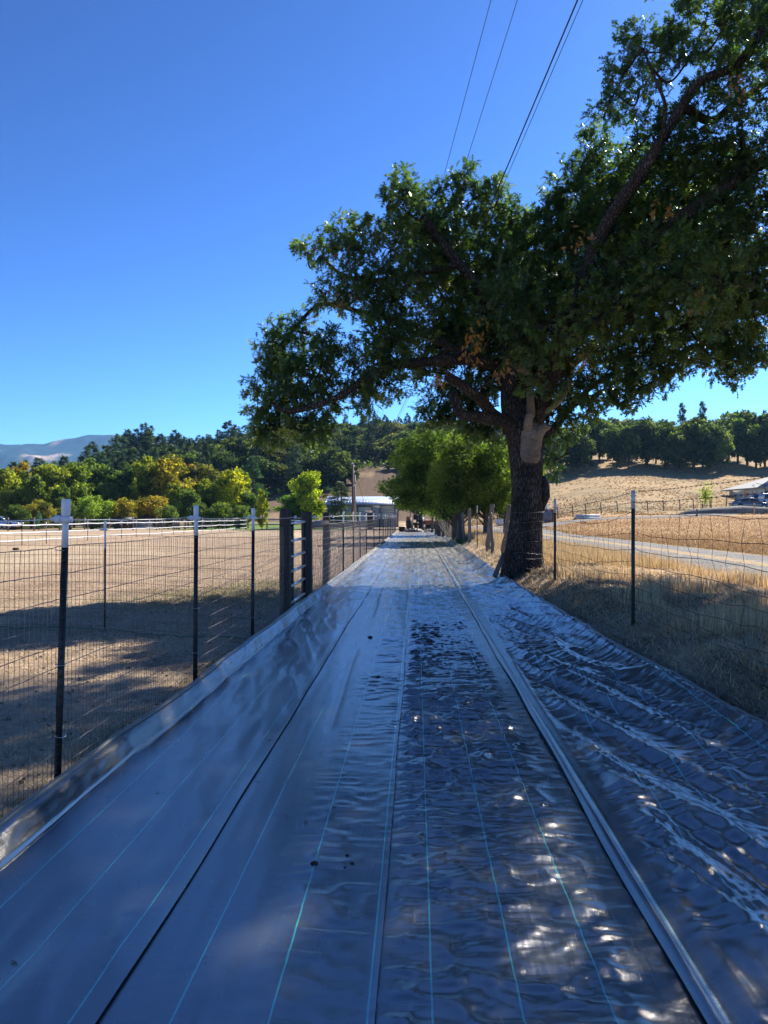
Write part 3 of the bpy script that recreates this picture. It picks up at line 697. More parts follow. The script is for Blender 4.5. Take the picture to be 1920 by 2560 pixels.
ordr = sorted([(2.85+.2, 18.2)]+[(q[0], q[1]) for q in base], key=lambda t: t[1])
for a, b in zip(ordr[:-1], ordr[1:]):
    if abs(b[1]-a[1]) < 2: continue
    mesh_span(rf, (a[0]+.06, a[1], gh(*a)), (b[0]+.06, b[1], gh(*b)), [.1, .35, .6, .9, 1.15], .35, .0022, m_rust, jit=.02, knots=False, sides=3, seed=int(a[1]))
for h_ in (1.3, ):
    strand(rf, [(x+.05, y, gh(x, y)+h_) for x, y in ordr], .003, m_rust, 'barbed_wire')
reparent_offsets(rf)

# --- small wire fence along the hillside
hf = thing('hillside_fence', 'line of thin dark posts and wire crossing the golden slope above the ochre field', 'fence', (45, 100, gh(45, 100)))
hp = [(1395, 1282, 82), (1433, 1278, 84), (1465, 1274, 86), (1504, 1270, 88), (1545, 1266, 90), (1620, 1262, 93), (1660, 1259, 95), (1700, 1257, 97), (1735, 1254, 99), (1776, 1252, 101), (1816, 1249, 103), (1856, 1247, 105)]
pp = []
for i, (a, b, d) in enumerate(hp):
    x = (a-960)/F*d; z = gh(x, d); z1 = EYE+(HY-b)/F*d; h = max(1.1, z1+.9-z+.2); h = 1.35
    mb = MB(); mb.tube([(x, d, z-.2), (x+random.uniform(-.15, .15), d, z+h)], [.07, .06], 6); link('post', mb.mesh('post', m_wood), hf); pp.append((x, d, z+1.1))
for k in (0, .5): strand(hf, [(a, b, c-k) for a, b, c in pp], .012, m_rust, 'wire')
reparent_offsets(hf)
# ------------------------------------------------------------------ leaves
LT = np.array([(0, 0), (0, .25), (0, .5), (0, .76), (-.20, .34), (-.36, .62), (-.25, .88), (.20, .34), (.36, .62), (.25, .88), (-.09, .72), (.09, .72), (0, 1.04)])
LTZ = .18*np.abs(LT[:, 0])-.16*LT[:, 1]**2
LF = np.array([(0, 1, 4), (1, 2, 5), (2, 3, 6), (1, 0, 7), (2, 1, 8), (3, 2, 9), (10, 11, 12)])
LT3 = np.stack([LT[:, 0], LT[:, 1], LTZ], 1)
def frames(dirv, up):
    d = dirv/np.linalg.norm(dirv, axis=1)[:, None]; s = np.cross(d, up); s /= np.linalg.norm(s, axis=1)[:, None]+1e-9; n = np.cross(s, d); return s, d, n
def leaf_mesh(Cn, dirv, up, size, tint, tpl=LT3, faces=LF):
    s, d, n = frames(dirv, up)
    V = Cn[:, None]+size[:, None, None]*(tpl[None, :, 0:1]*s[:, None]+tpl[None, :, 1:2]*d[:, None]+tpl[None, :, 2:3]*n[:, None])
    k = len(tpl); Fc = (faces[None]+np.arange(len(Cn))[:, None, None]*k).reshape(-1, 3)
    return V.reshape(-1, 3), Fc, np.repeat(tint, k)
def unit(n, r): v = r.normal(0, 1, (n, 3)); return v/np.linalg.norm(v, axis=1)[:, None]

# ------------------------------------------------------------------ the big oak
m_oakbark, nt, b, out = M('oak_bark'); g = G(nt); p = g.objc()
v = g.n('ShaderNodeTexVoronoi', feature='DISTANCE_TO_EDGE'); v.inputs['Scale'].default_value = 22; g.l(g.scl(p, (1, 1, .28)), v.inputs['Vector'])
f = g.math('MULTIPLY', v.outputs['Distance'], 3.2, True)
c = g.mix(1.0, g.ramp(f, [(0, (.02, .017, .015)), (.5, (.07, .058, .050)), (1, (.11, .095, .083))]), g.ramp(g.noise(p, 2.5, 5), [(.3, .55), (.7, 1.3)]), 'MULTIPLY')
g.l(c, b.inputs['Base Color']); b.inputs['Roughness'].default_value = .92; b.inputs['Specular IOR Level'].default_value = .2
g.l(g.bump(f, 1, .03, g.bump(g.noise(p, 40, 4), .4, .01)), b.inputs['Normal'])
m_bare, nt, b, out = M('bare_pale_wood'); g = G(nt); p = g.objc()
c = g.mix(1.0, g.ramp(g.noise(g.scl(p, (3, 3, 8)), 2.5, 6, .65), [(.25, (.07, .05, .038)), (.45, (.20, .155, .115)), (.8, (.30, .235, .175))]), g.ramp(g.noise(p, 2, 3), [(.35, .7), (.65, 1.15)]), 'MULTIPLY')
g.l(c, b.inputs['Base Color']); b.inputs['Roughness'].default_value = .85
g.l(g.bump(g.noise(g.scl(p, (2, 2, 9)), 5, 5, .65), .8, .03), b.inputs['Normal'])

D0 = 17.5
oak = thing('oak_tree', 'huge spreading oak with dark bark trunk standing at the right edge of the path', 'tree', (3.2, 17.5, .2))
def q(px, py, d=D0): return wp(px, py, d)
rg = np.random.default_rng(11)
bark = MB()
TP = [(1310, 1470), (1309, 1445), (1308, 1405), (1310, 1370), (1314, 1320), (1317, 1270), (1318, 1220), (1316, 1170), (1314, 1120), (1311, 1080), (1304, 1040), (1300, 1000)]
TR = [.60, .53, .46, .415, .388, .372, .366, .375, .395, .42, .34, .25]
Pt = crv([q(*t) for t in TP], 10); Rt = np.interp(np.linspace(0, 1, len(Pt)), np.linspace(0, 1, len(TR)), TR)
nS = 120
def tdisp(i, a):
    z = Pt[i, 2]; fl = max(0, 1-(z-.2)/1.3)
    root = 1+.10*fl*np.maximum(0, np.sin(a*4+.8))**2+.05*np.sin(a*2+z)
    fur = fbm(a/(2*math.pi)*64, a*0+z*3.2, 2, 3); return root*(1+.07*(ridge(fur)-.6))
bark.tube(Pt, Rt, nS, False, disp=tdisp)
def limb(mb, pts, r0, r1, n=14, k=6, wob=.05):
    P = crv(pts, k); t = np.linspace(0, 1, len(P)); rr = r0+(r1-r0)*t**.8
    ph = rg.uniform(0, 6, 3); P = P+wob*np.stack([np.sin(t*11+ph[0]), np.sin(t*9+ph[1]), np.sin(t*13+ph[2])], 1)*np.minimum(1, t*5)[:, None]*r0*2
    mb.tube(P, rr, n, True, disp=lambda i, a: 1+.10*(fbm(a*3+i*.1, a*0+i*.5, 2, 8)-.5)+.05*np.sin(a*2+i*.4)); return P
LIMBS = []
def L(pts, r0, r1, mb=bark, **kw):
    P = limb(mb, [q(*p_) if len(p_) == 3 else q(*p_, D0) for p_ in pts], r0, r1, **kw); LIMBS.append(P); return P
L([(1300, 1090), (1268, 1062, 17.3), (1232, 1036, 17.1), (1203, 1000, 16.8), (1159, 968, 16.5), (1120, 940, 16.2)], .16, .10)
L([(1300, 1085), (1262, 1055, 17.1), (1232, 1047, 17), (1190, 1040, 16.6), (1155, 1042, 16.3), (1141, 1011, 16.2), (1135, 980, 16.2)], .17, .09)
L([(1290, 1080), (1277, 1000), (1279, 950), (1272, 900), (1262, 850), (1230, 770, 17.2), (1180, 700, 17), (1120, 620, 17), (1060, 540, 17)], .30, .08)
L([(1279, 930), (1200, 900, 17), (1130, 898, 16.6), (1079, 906, 16.4), (982, 915, 16.2), (919, 944, 16), (855, 986, 15.9), (800, 1012, 15.8), (720, 1030, 15.8), (670, 1000, 15.8)], .16, .04)
L([(1200, 905, 17), (1090, 850, 16.8), (980, 800, 16.8), (900, 780, 16.5), (800, 760, 16.5), (720, 840, 16.3)], .10, .03)
L([(1150, 660, 17), (1060, 680, 17), (960, 700, 17), (860, 690, 16.8), (800, 640, 16.8)], .09, .03)
L([(1330, 1060), (1370, 960, 17.3), (1400, 860, 17), (1440, 740, 16.5), (1520, 560, 15.8), (1600, 430, 15.3), (1653, 348, 15)], .25, .10)
L([(1653, 348, 15), (1685, 300, 14.9), (1712, 258, 14.8), (1757, 199, 14.6), (1842, 159, 14.3), (1916, 65, 14), (2000, -60, 13.8)], .105, .07)
L([(1655, 345, 15), (1663, 268, 14.9), (1643, 209, 14.9), (1608, 124, 14.9)], .05, .02)
L([(1712, 270, 14.9), (1780, 300, 15.5), (1850, 250, 15.8), (1960, 180, 16)], .10, .05)
L([(1440, 740, 16.5), (1600, 620, 16), (1740, 520, 15.4), (1822, 467, 15), (1862, 432, 14.9), (1920, 398, 14.6), (2060, 330, 14)], .20, .10)
L([(1400, 860, 17), (1500, 800, 16), (1620, 740, 15.5), (1760, 720, 15), (1900, 700, 14.5)], .16, .06)
L([(1370, 950, 17.3), (1300, 800, 18), (1280, 650, 18.5), (1310, 540, 18.6)], .18, .05)
L([(1360, 960, 17.5), (1440, 900, 19), (1560, 800, 21), (1700, 700, 23)], .18, .06)
L([(1300, 950, 17.5), (1260, 850, 19), (1200, 760, 21), (1150, 700, 23)], .15, .05)
L([(1316, 1120), (1352, 1090, 17.6), (1395, 1060, 18), (1440, 1000, 18.5), (1500, 950, 19)], .13, .05)
L([(2000, -60, 13.8), (2150, -250, 14.5), (2250, -450, 15.5)], .10, .05)
# burl on the right of the trunk
bark.tube([q(1357, 1190, 17.4), q(1361, 1215, 17.4), q(1362, 1240, 17.4), q(1355, 1275, 17.4)], [.05, .12, .12, .05], 12)
link('trunk', bark.mesh('trunk', m_oakbark, True), oak)
bare = MB()
def on(px, py, f=.37): return q(px, py, D0-f)
sh = [(1319, 1168, .12, .34), (1320, 1158, .21, .33), (1321, 1142, .265, .30), (1322, 1118, .29, .29), (1323, 1095, .31, .30), (1322, 1076, .29, .30), (1316, 1060, .15, .28), (1313, 1040, .12, .26), (1322, 1010, .10, .26)]
bare.tube(crv([q(a, b, D0-.20) for a, b, r, o in sh], 6), np.interp(np.linspace(0, 1, 49), np.linspace(0, 1, 9), [r for a, b, r, o in sh]), 26, True,
          disp=lambda i, a: 1+.05*np.sin(a*3+i*.2)+.03*(fbm(a*2, a*0+i*.3, 2, 9)-.5))
limb(bare, [q(1336, 1102, 17.15), q(1345, 1085, 17.1), q(1362, 1069, 17.1), q(1368, 1064, 17.1)], .13, .085)
P1 = limb(bare, [q(1320, 1075, 17.1), q(1322, 1045, 17.0), q(1326, 1025, 17.1), q(1322, 953, 17.0), q(1316, 931, 16.9), q(1290, 917, 16.8), q(1278, 895, 16.7), q(1286, 873, 16.7), q(1291, 862, 16.7)], .11, .045)
limb(bare, [q(1322, 960, 17.1), q(1345, 940, 17.1), q(1352, 900, 17.1), q(1340, 840, 17)], .09, .05)
limb(bare, [q(1360, 1030, 17.3), q(1394, 1008, 17), q(1412, 985, 16.9), q(1421, 964, 16.9), q(1422, 948, 16.9)], .06, .04)
limb(bare, [q(1340, 870, 17), q(1330, 830, 16.6), q(1335, 790, 16.4)], .05, .03)
link('bare_wood', bare.mesh('bare_wood', m_bare, True), oak, label='pale peeled wood at the fork')

# crown, built as many leafy masses around the limbs: cx, cy, rx, ry, in hundredths of the view; depth
K = 1.1573
EL = [(600, 850, 75, 90), (655, 800, 75, 85), (565, 905, 40, 55), (600, 770, 45, 60), (630, 925, 95, 38), (715, 760, 50, 42), (700, 860, 45, 60), (690, 930, 38, 28), (650, 720, 45, 28), (588, 735, 28, 32),
      (780, 800, 70, 60), (850, 745, 90, 70), (800, 855, 50, 38), (845, 820, 50, 40), (930, 800, 55, 42), (840, 700, 60, 50),
      (705, 645, 32, 30), (760, 635, 60, 48), (820, 640, 60, 50), (700, 535, 50, 33), (765, 505, 58, 45), (660, 540, 20, 12), (740, 600, 30, 20), (840, 570, 85, 90), (870, 440, 42, 62), (880, 395, 24, 32), (905, 490, 85, 80),
      (985, 440, 58, 60), (1005, 390, 28, 36), (960, 560, 120, 100), (1060, 450, 48, 52), (1065, 410, 22, 28), (1100, 490, 55, 60), (1010, 660, 150, 120), (1150, 570, 120, 110), (1060, 760, 130, 95), (950, 730, 90, 70),
      (1200, 420, 28, 40), (1240, 400, 48, 60), (1272, 330, 34, 42), (1205, 480, 55, 60), (1330, 395, 80, 80), (1262, 500, 110, 100), (1400, 450, 150, 120), (1500, 400, 120, 95), (1555, 545, 150, 120), (1620, 450, 80, 100),
      (1345, 600, 160, 120), (1500, 690, 150, 110), (1205, 700, 150, 120), (1620, 650, 90, 120), (1400, 760, 120, 75), (1560, 770, 85, 50), (1625, 775, 45, 38), (1585, 815, 22, 24), (1310, 830, 95, 55), (1420, 815, 52, 42), (1365, 855, 45, 26), (1250, 870, 60, 45), (1230, 930, 30, 30),
      (965, 865, 60, 42), (1040, 840, 60, 30), (1010, 905, 75, 32), (930, 900, 35, 30), (1060, 935, 55, 28), (1180, 820, 80, 50), (1120, 800, 60, 40), (1150, 870, 40, 24), (1182, 905, 25, 40), (1186, 1000, 22, 36), (1175, 960, 16, 20), (1010, 880, 40, 24), (1190, 885, 40, 20),
      (1375, 95, 48, 38), (1345, 150, 42, 40), (1330, 205, 46, 40), (1395, 195, 42, 50), (1310, 240, 28, 20), (1480, 120, 58, 50), (1440, 110, 35, 32), (1490, 35, 55, 38), (1445, 60, 34, 22), (1560, 55, 70, 60), (1625, 110, 50, 80), (1540, 185, 60, 55), (1455, 250, 62, 45), (1400, 300, 45, 38), (1600, 245, 60, 60), (1525, 300, 75, 55), (1638, 330, 40, 55), (1600, 5, 60, 32), (1440, 340, 70, 45), (1350, 320, 24, 30), (1290, 350, 40, 40), (1560, 370, 80, 50)]
EL = [(a, b, c, e, (18.0 if a < 1200 else 18.0-3.2*min(1, (a-1200)/450))-(.8 if b < 330 and a > 1290 else 0)-(1.6 if a < 900 else 0)+(0 if b < 350 else 0), 56 if not (b < 345 and a > 1290) else 40) for a, b, c, e in EL]
# masses behind and in front that give the crown its depth, and those above and right of the frame that shade the path
for a, b, c, e, d in [(1050, 560, 150, 110, 20.5), (1200, 620, 170, 130, 21.5), (1400, 560, 170, 140, 20.5), (1300, 760, 160, 80, 21), (1100, 720, 160, 90, 21), (1500, 500, 150, 120, 18.5), (1550, 700, 120, 90, 19), (1350, 480, 120, 90, 19.5),
                      (1200, 720, 120, 80, 15.6), (1340, 640, 130, 90, 15.2), (1450, 600, 120, 100, 14.3), (1560, 620, 100, 90, 13.4), (1100, 660, 120, 90, 15.8), (1108, 795, 20, 16, 15.9), (1160, 835, 26, 20, 15.9), (1130, 830, 16, 14, 15.8), (1215, 850, 30, 24, 16.2), (1140, 770, 30, 18, 15.7)]:
    EL.append((a, b, c, e, d, 32))
for a, b, c, e, d in [(1760, 100, 130, 130, 13.8), (1770, 350, 120, 140, 13.8), (1780, 600, 130, 140, 13.8), (1950, 200, 140, 160, 14), (1650, -110, 120, 90, 14.5), (1820, -150, 140, 110, 14.5), (1700, -320, 150, 110, 16), (1900, -380, 150, 120, 16), (2000, 450, 140, 150, 14.5), (1500, -130, 60, 60, 16.5), (2100, -100, 150, 150, 15),
                      (1800, 300, 160, 160, 18), (1850, 0, 160, 140, 18.5), (1750, 560, 140, 120, 18), (1780, -520, 170, 110, 18), (1980, -600, 160, 120, 17), (1600, -420, 90, 90, 18), (1490, -90, 130, 70, 23), (1640, -60, 120, 60, 22), (1880, 250, 130, 140, 16.5), (1640, 60, 80, 70, 20), (2100, 250, 170, 170, 12), (2280, 450, 170, 170, 11), (2250, 50, 170, 170, 12), (2100, -350, 170, 150, 13), (2400, -200, 180, 170, 12), (2450, 250, 170, 170, 10.5), (1700, -150, 120, 90, 14), (1560, -90, 90, 60, 15), (1930, -60, 150, 140, 9.5), (1830, -130, 120, 110, 10.5), (2050, 150, 170, 150, 9.5), (2100, -200, 170, 150, 9.5)]:
    EL.append((a, b, c, e, d, 40))
tw = MB(); LC = []; LD = []; LU = []; LS = []; LTi = []
allL = np.concatenate(LIMBS)
for (cx, cy, rx, ry, d, dens) in EL:
    c = wp(cx*K, cy*K, d); sx = rx*K/F*d; sz = ry*K/F*d; sy = max(.5, (sx+sz)*.5*1.05)
    n = int(dens*math.pi*sx*sz)+3
    dens_gap = rg.random()
    r = rg.random(n)**.42; uu = unit(n, rg); pos = c+uu*r[:, None]*np.array([sx, sy, sz])*.93
    # branch from the nearest limb to the mass
    dist = np.linalg.norm(allL-c-np.array([0, 0, -sz*.3]), axis=1); a0 = allL[np.argmin(dist)]
    if dens > 20:
        mid = (a0+c)/2+rg.normal(0, .15, 3)-np.array([0, 0, .1]); br = crv([a0, mid, c+rg.normal(0, .1, 3)], 6)
        Lb = np.linalg.norm(a0-c); tw.tube(br, np.linspace(.02+.012*min(Lb, 3), .016, len(br)), 6, False)
        allL = np.concatenate([allL, br[-3:]])
        hubs = [c+unit(1, rg)[0]*np.array([sx, sy, sz])*.5 for _ in range(max(2, int(n/14)))]
        for hb in hubs:
            m2 = (c+hb)/2+rg.normal(0, .06, 3); tw.tube([c, m2, hb], [.014, .011, .008], 4, False)
        hubs = np.array(hubs)
        for k in range(0, n, 2):
            h_ = hubs[np.argmin(np.linalg.norm(hubs-pos[k], axis=1))]; tw.tube([h_, (h_+pos[k])/2+rg.normal(0, .04, 3), pos[k]], [.006, .004, .0025], 3, False)
    tipb = rg.normal(0, .12)
    for k in range(n):
        m_ = rg.integers(10, 19)
        ax = (pos[k]-c)/np.array([sx, sy, sz])+rg.normal(0, .5, 3)+np.array([0, 0, .15]); ax /= np.linalg.norm(ax)+1e-9
        t = rg.random(m_)**.7*.30; P = pos[k]+ax*(t-.08)[:, None]+rg.normal(0, .025, (m_, 3))
        dv = ax*.7+unit(m_, rg)*.95+np.array([0, 0, -.12]); up = unit(m_, rg)*.55+np.array([.1, -.05, 1.0])
        LC.append(P); LD.append(dv); LU.append(up); LS.append(rg.uniform(.105, .20, m_)); tb = rg.normal(.42, .16)+tipb*.6
        LTi.append(np.clip(rg.normal(tb, .12, m_), 0, .88))
# a few clusters of dead orange and brown leaves
for (px, py, d, tv, n) in [(1188, 848, 15.2, .93, 26), (1200, 812, 15.2, .925, 18), (1757, 745, 13.2, 1, 14), (875, 640, 16.3, .99, 26), (945, 595, 16.3, .99, 26), (1180, 1195-300, 15, .97, 24), (1262, 925, 15, .98, 24), (1460, 905, 15.5, .99, 20), (1840, 215, 12.8, .98, 20), (840, 750, 15.2, .99, 14), (1660, 520, 13.5, .93, 24), (720, 1082, 15, .9, 40), (1105, 945, 15.6, .95, 20), (1450, 600, 13.2, .97, 18)]:
    c = wp(px, py, d); P = c+rg.normal(0, .11, (n, 3)); LC.append(P); LD.append(unit(n, rg)+np.array([0, 0, -.8])); LU.append(unit(n, rg)); LS.append(rg.uniform(.09, .15, n)); LTi.append(np.full(n, tv))
LC, LD, LU, LS, LTi = [np.concatenate(a) for a in (LC, LD, LU, LS, LTi)]
link('twigs', tw.mesh('twigs', m_oakbark, False), oak, kind='stuff')
dd = np.linalg.norm(LC-np.array([0, 0, EYE]), axis=1)
inframe = (np.abs(LC[:, 0]/LC[:, 1]) < .5) & ((LC[:, 2]-EYE)/LC[:, 1] < .67) & (LTi < .9)
order = np.argsort(np.where(inframe, dd/LS, 1e9))[:290]
keep = np.ones(len(LC), bool); keep[order] = False
V, Fc, tn = leaf_mesh(LC[keep], LD[keep], LU[keep], LS[keep], LTi[keep])
link('foliage', new_mesh('foliage', V, Fc, m_oakleaf, False, {'tint': tn}), oak, kind='stuff')
lm = new_mesh('leaf', LT3, LF, m_oakleaf, False, {'tint': np.full(13, .45)})
s_, d_, n_ = frames(LD[order], LU[order])
for i, k in enumerate(order):
    o = link('leaf', lm, oak); z_ = LS[k]
    o.matrix_local = Matrix(((s_[i][0]*z_, d_[i][0]*z_, n_[i][0]*z_, LC[k][0]), (s_[i][1]*z_, d_[i][1]*z_, n_[i][1]*z_, LC[k][1]), (s_[i][2]*z_, d_[i][2]*z_, n_[i][2]*z_, LC[k][2]), (0, 0, 0, 1)))
# light sprouts on the top edge
for (px, py) in ((1345, 510), (1365, 495), (1385, 505)):
    pass
reparent_offsets(oak)
print('oak leaves', len(LC))

# ------------------------------------------------------------------ generic trees (built once, then copied)
def crown_faces(centers, radii, n, size, r, tpl=None, tintspread=.26, squash=.8):
    w = np.array([a[0]*a[1] for a in radii]); w = w/w.sum(); ids = r.choice(len(centers), n, p=w)
    Cc = np.array(centers)[ids]; Rr = np.array([(a[0], a[0], a[1]) for a in radii])[ids]
    u = unit(n, r); rad = .45+.6*r.random(n)**.6
    lump = 1+.25*np.sin(u[:, 0]*7+ids)*np.sin(u[:, 1]*6+ids*2)*np.sin(u[:, 2]*8+ids)
    P = Cc+u*Rr*(rad*lump)[:, None]
    tb = r.normal(.5, tintspread, len(centers))[ids]
    t = np.clip(tb+r.normal(0, .24, n), 0, 1)
    return P, unit(n, r)+np.array([0, 0, -.1]), unit(n, r)*.8+np.array([0, 0, .7]), size*r.uniform(.6, 1.3, n), t
CLT = np.array([(0, 0, 0), (-.42, .35, .1), (.38, .42, .12), (-.3, .9, -.05), (.22, 1.0, 0)])
CLF = np.array([(0, 2, 1), (1, 2, 3), (2, 4, 3)])
CLF = np.array([(0, 2, 1), (1, 4, 3), (2, 4, 1)])
def broadleaf(name, seed, h=10, w=3.6, trunk=.2, n=6500, size=.30, lobes=20, low=.18, m=m_leaf, leaf=(CLT, CLF), twig=0):
    r = np.random.default_rng(seed); cs = []; rs = []
    for k in range(lobes):
        t = low+(1-low)*(k+.5)/lobes; z = h*t*.92+.2; prof = math.sin(math.pi*min(1, max(.05, (t-low*.6)/(1.08-low*.6))))**.6
        a = k*2.4+r.uniform(-.5, .5); rr = w*prof*r.uniform(.25, .85); cs.append((math.cos(a)*rr, math.sin(a)*rr, z+r.uniform(-.6, .6))); q_ = r.uniform(.20, .36)*w*(.55+.45*prof); rs.append((q_, q_*.75))
    cs.append((0, 0, h*.6)); rs.append((w*.45, h*.22))
    P, dv, up, sz, t = crown_faces(cs, rs, n, size, r)
    ok = P[:, 2] > .25; P, dv, up, sz, t = P[ok], dv[ok], up[ok], sz[ok], t[ok]
    V, Fc, tn = leaf_mesh(P, dv, up, sz, t, leaf[0], leaf[1])
    crown = new_mesh('crown', V, Fc, m, False, {'tint': tn})
    mb = MB(); top = h*.75; mb.tube([(0, 0, -.6), (.05, 0, 0), (r.uniform(-.2, .2), .1, top*.4), (r.uniform(-.3, .3), 0, top)], [trunk*1.4, trunk*1.1, trunk*.75, trunk*.15], 8, False)
    for (x, y, z) in cs[::2]:
        z0 = z*r.uniform(.35, .6); mb.tube([(0, 0, z0), (x*.5, y*.5, (z0+z)/2+.1), (x, y, z)], [trunk*.45, trunk*.3, trunk*.1], 5, False)
    return crown, mb.mesh('trunk', m_barkfar, True)
def conifer(seed, h=14, w=2.6, n=3800, open_=.25, size=.34, low=.12):
    r = np.random.default_rng(seed); P = []; D = []; mb = MB()
    mb.tube([(0, 0, -.8), (0, 0, 0), (.1, 0, h*.5), (0, 0, h)], [.26, .22, .13, .02], 7, False)
    z = h*low; wh = []
    while z < h*.985:
        t = (z/h-low)/(1-low); R = w*(1-t)**.75*r.uniform(.72, 1.12)+.12
        for k in range(r.integers(4, 7)):
            if r.random() < open_: continue
            a = r.uniform(0, 6.28); Rr = R*r.uniform(.7, 1.1); wh.append((z, a, Rr)); mb.tube([(0, 0, z), (math.cos(a)*Rr*.9, math.sin(a)*Rr*.9, z-.10*Rr+.1)], [.04, .012], 3, False)
        z += h*.028+r.uniform(0, .25)
    wl = np.array([q_[2]+.4 for q_ in wh]); ids = r.choice(len(wh), n, p=wl/wl.sum()); W = np.array(wh)[ids]
    s = r.random(n)**.6; rr = W[:, 2]*s; sp = .16+.22*rr/np.maximum(W[:, 2], .3)
    a = W[:, 1]+r.normal(0, .24, n); X = np.cos(a)*rr; Y = np.sin(a)*rr; Z = W[:, 0]-.12*rr+.1*s**2*W[:, 2]*.6+r.normal(0, .16, n)
    P = np.stack([X, Y, Z], 1); dv = np.stack([np.cos(a), np.sin(a), r.normal(.15, .5, n)], 1)+unit(n, r)*.5; up = unit(n, r)*.7+np.array([0, 0, .8])
    tb = r.normal(.5, .2, len(wh))[ids]
    V, Fc, tn = leaf_mesh(P, dv, up, size*r.uniform(.6, 1.3, n)*(.6+.4*(1-s)+.2), np.clip(tb+r.normal(0, .12, n), 0, 1), np.array([(0, 0, 0), (-.16, .5, 0), (.16, .5, 0), (0, 1.1, 0)]), np.array([(0, 2, 1), (1, 2, 3)]))
    return new_mesh('crown', V, Fc, m_needle, False, {'tint': tn}), mb.mesh('trunk', m_barkfar, True)
BL = [broadleaf('tree', s, 10, w, n=7000, size=sz*1.3, lobes=lb, low=lo) for s, w, sz, lb, lo in ((1, 3.4, .27, 34, .10), (2, 4.0, .27, 40, .14), (3, 3.2, .26, 30, .08), (4, 4.2, .28, 36, .2))]
BU = [broadleaf('bush', s, 10, 6.0, n=6500, size=.44, lobes=32, low=.0) for s in (11, 12)]
OK = [broadleaf('oak', s, 10, w, n=6000, size=.46, lobes=34, low=.22, trunk=.26) for s, w in ((21, 4.6), (22, 5.2), (23, 4.2))]
CO = [conifer(s, 14, w, open_=o, n=5200, size=.5) for s, w, o in ((31, 2.6, .1), (32, 3.1, .2), (33, 2.3, .25), (34, 3.4, .3))]
AUTO = []
ORD = 'first second third fourth fifth sixth seventh eighth ninth tenth eleventh twelfth thirteenth fourteenth fifteenth sixteenth seventeenth eighteenth nineteenth twentieth'.split()
ORD += ['twenty-'+o for o in ORD[:9]]
def finish_labels():
    d_ = {}
    for o, px, key in AUTO: d_.setdefault(key, []).append((px, o))
    for key, L_ in d_.items():
        L_.sort(key=lambda t: t[0])
        for i, (px, o) in enumerate(L_):
            o['label'] = key if len(L_) == 1 else key+', '+('leftmost' if i == 0 else 'rightmost' if i == len(L_)-1 else ORD[i]+' from left')
def tree(arch, href, px, top, d, label, cat='tree', group=None, color=(1, 1, 1), wid=1.0, name='tree', z=None, sink=0, rot=None):
    x = (px-960)/F*d; z0 = gh(x, d) if z is None else z
    h = EYE+(HY-top)/F*d-z0; s = max(.12, h/(href*1.0))
    t = link(name, None, None, (x, d, z0-sink), rot if rot is not None else random.uniform(0, 6.28), label=label, cat=cat, group=group); t.scale = (s*wid, s*wid, s)
    c_ = link('crown', arch[0], t); c_.color = (*color, 1); k_ = link('trunk', arch[1], t)
    return t
# ------------------------------------------------------------------ trees of the middle distance, one by one
GA = 'autumn trees along the far edge of the paddock'
Y1 = (1.35, 1.35, .85); Y2 = (1.9, 1.6, .7); GR = (1.0, 1.1, .9); OR = (2.6, 1.6, .65); RB = (2.2, 1.15, .75); DG = (.55, .75, .7); BY = (3.3, 2.4, .6); WG = (1.5, 1.7, 1.1)
rows = [
 (5, 1172, 100, BL[1], Y2, 1.1, 'yellow-green tree at the left edge of the picture beyond the white rails'),
 (40, 1160, 104, BL[0], RB, 1.0, 'brownish yellow tree second from the left edge beyond the white rails'),
 (78, 1178, 96, BL[2], Y1, 1.0, 'slim dark-stemmed yellowish tree left of the small blue spruce'),
 (128, 1160, 103, BL[3], Y2, 1.05, 'bright yellow-green tree behind the nearest white post top'),
 (185, 1158, 106, BL[1], Y1, 1.0, 'tall rounded green-yellow tree just right of the nearest white post top'),
 (240, 1150, 116, BL[0], GR, 1.0, 'green tree rising behind the willow-like bush'),
 (285, 1168, 108, BL[2], GR, .9, 'narrow dark green tree behind the brown shed'),
 (330, 1165, 122, BL[3], DG, 1.0, 'dark green tree between the shed and the orange tree'),
 (372, 1146, 112, BL[0], Y2, 1.0, 'large yellow-green half of the autumn clump above the pale barn'),
 (418, 1143, 113, BL[1], OR, 1.05, 'tallest orange-yellow autumn tree above the pale barn'),
 (465, 1152, 122, BL[2], RB, 1.1, 'reddish brown tree right of the tallest orange tree'),
 (505, 1160, 124, BL[3], (1.5, 1.1, .8), 1.0, 'brownish green tree at the right end of the red-brown trees'),
 (540, 1200, 112, BL[2], DG, .9, 'dark green tree just left of the bright yellow tree'),
 (578, 1172, 106, BL[1], BY, 1.0, 'bright yellow tree above the third black post'),
 (520, 1200, 104, BL[0], Y2, .9, 'yellow shrubby tree above the second black post'),
 (470, 1222, 100, BL[3], GR, 1.0, 'low green tree behind the second black post'),
 (440, 1208, 104, BL[2], Y2, 1.0, 'yellowish low tree left of the second black post'),
 (610, 1185, 112, BL[0], GR, .8, 'green tree right of the bright yellow tree'),
 (655, 1222, 84, BL[2], (2.6, 2.2, .6), .62, 'small slim lime-green tree above the first wooden gate post'),
 (620, 1228, 96, BL[3], GR, .8, 'dark leafy tree left of the small lime-green tree'),
 (150, 1212, 98, BL[0], GR, .9, 'low green tree beneath the bright yellow-green tree'),
 (20, 1225, 95, BL[3], (1.4, 1.2, .8), 1.0, 'low brownish tree at the far left beyond the rails'),
]
for px, top, d, a, c, w, lab in rows: tree(a, 10, px, top, d, lab, 'tree', GA, c, w)
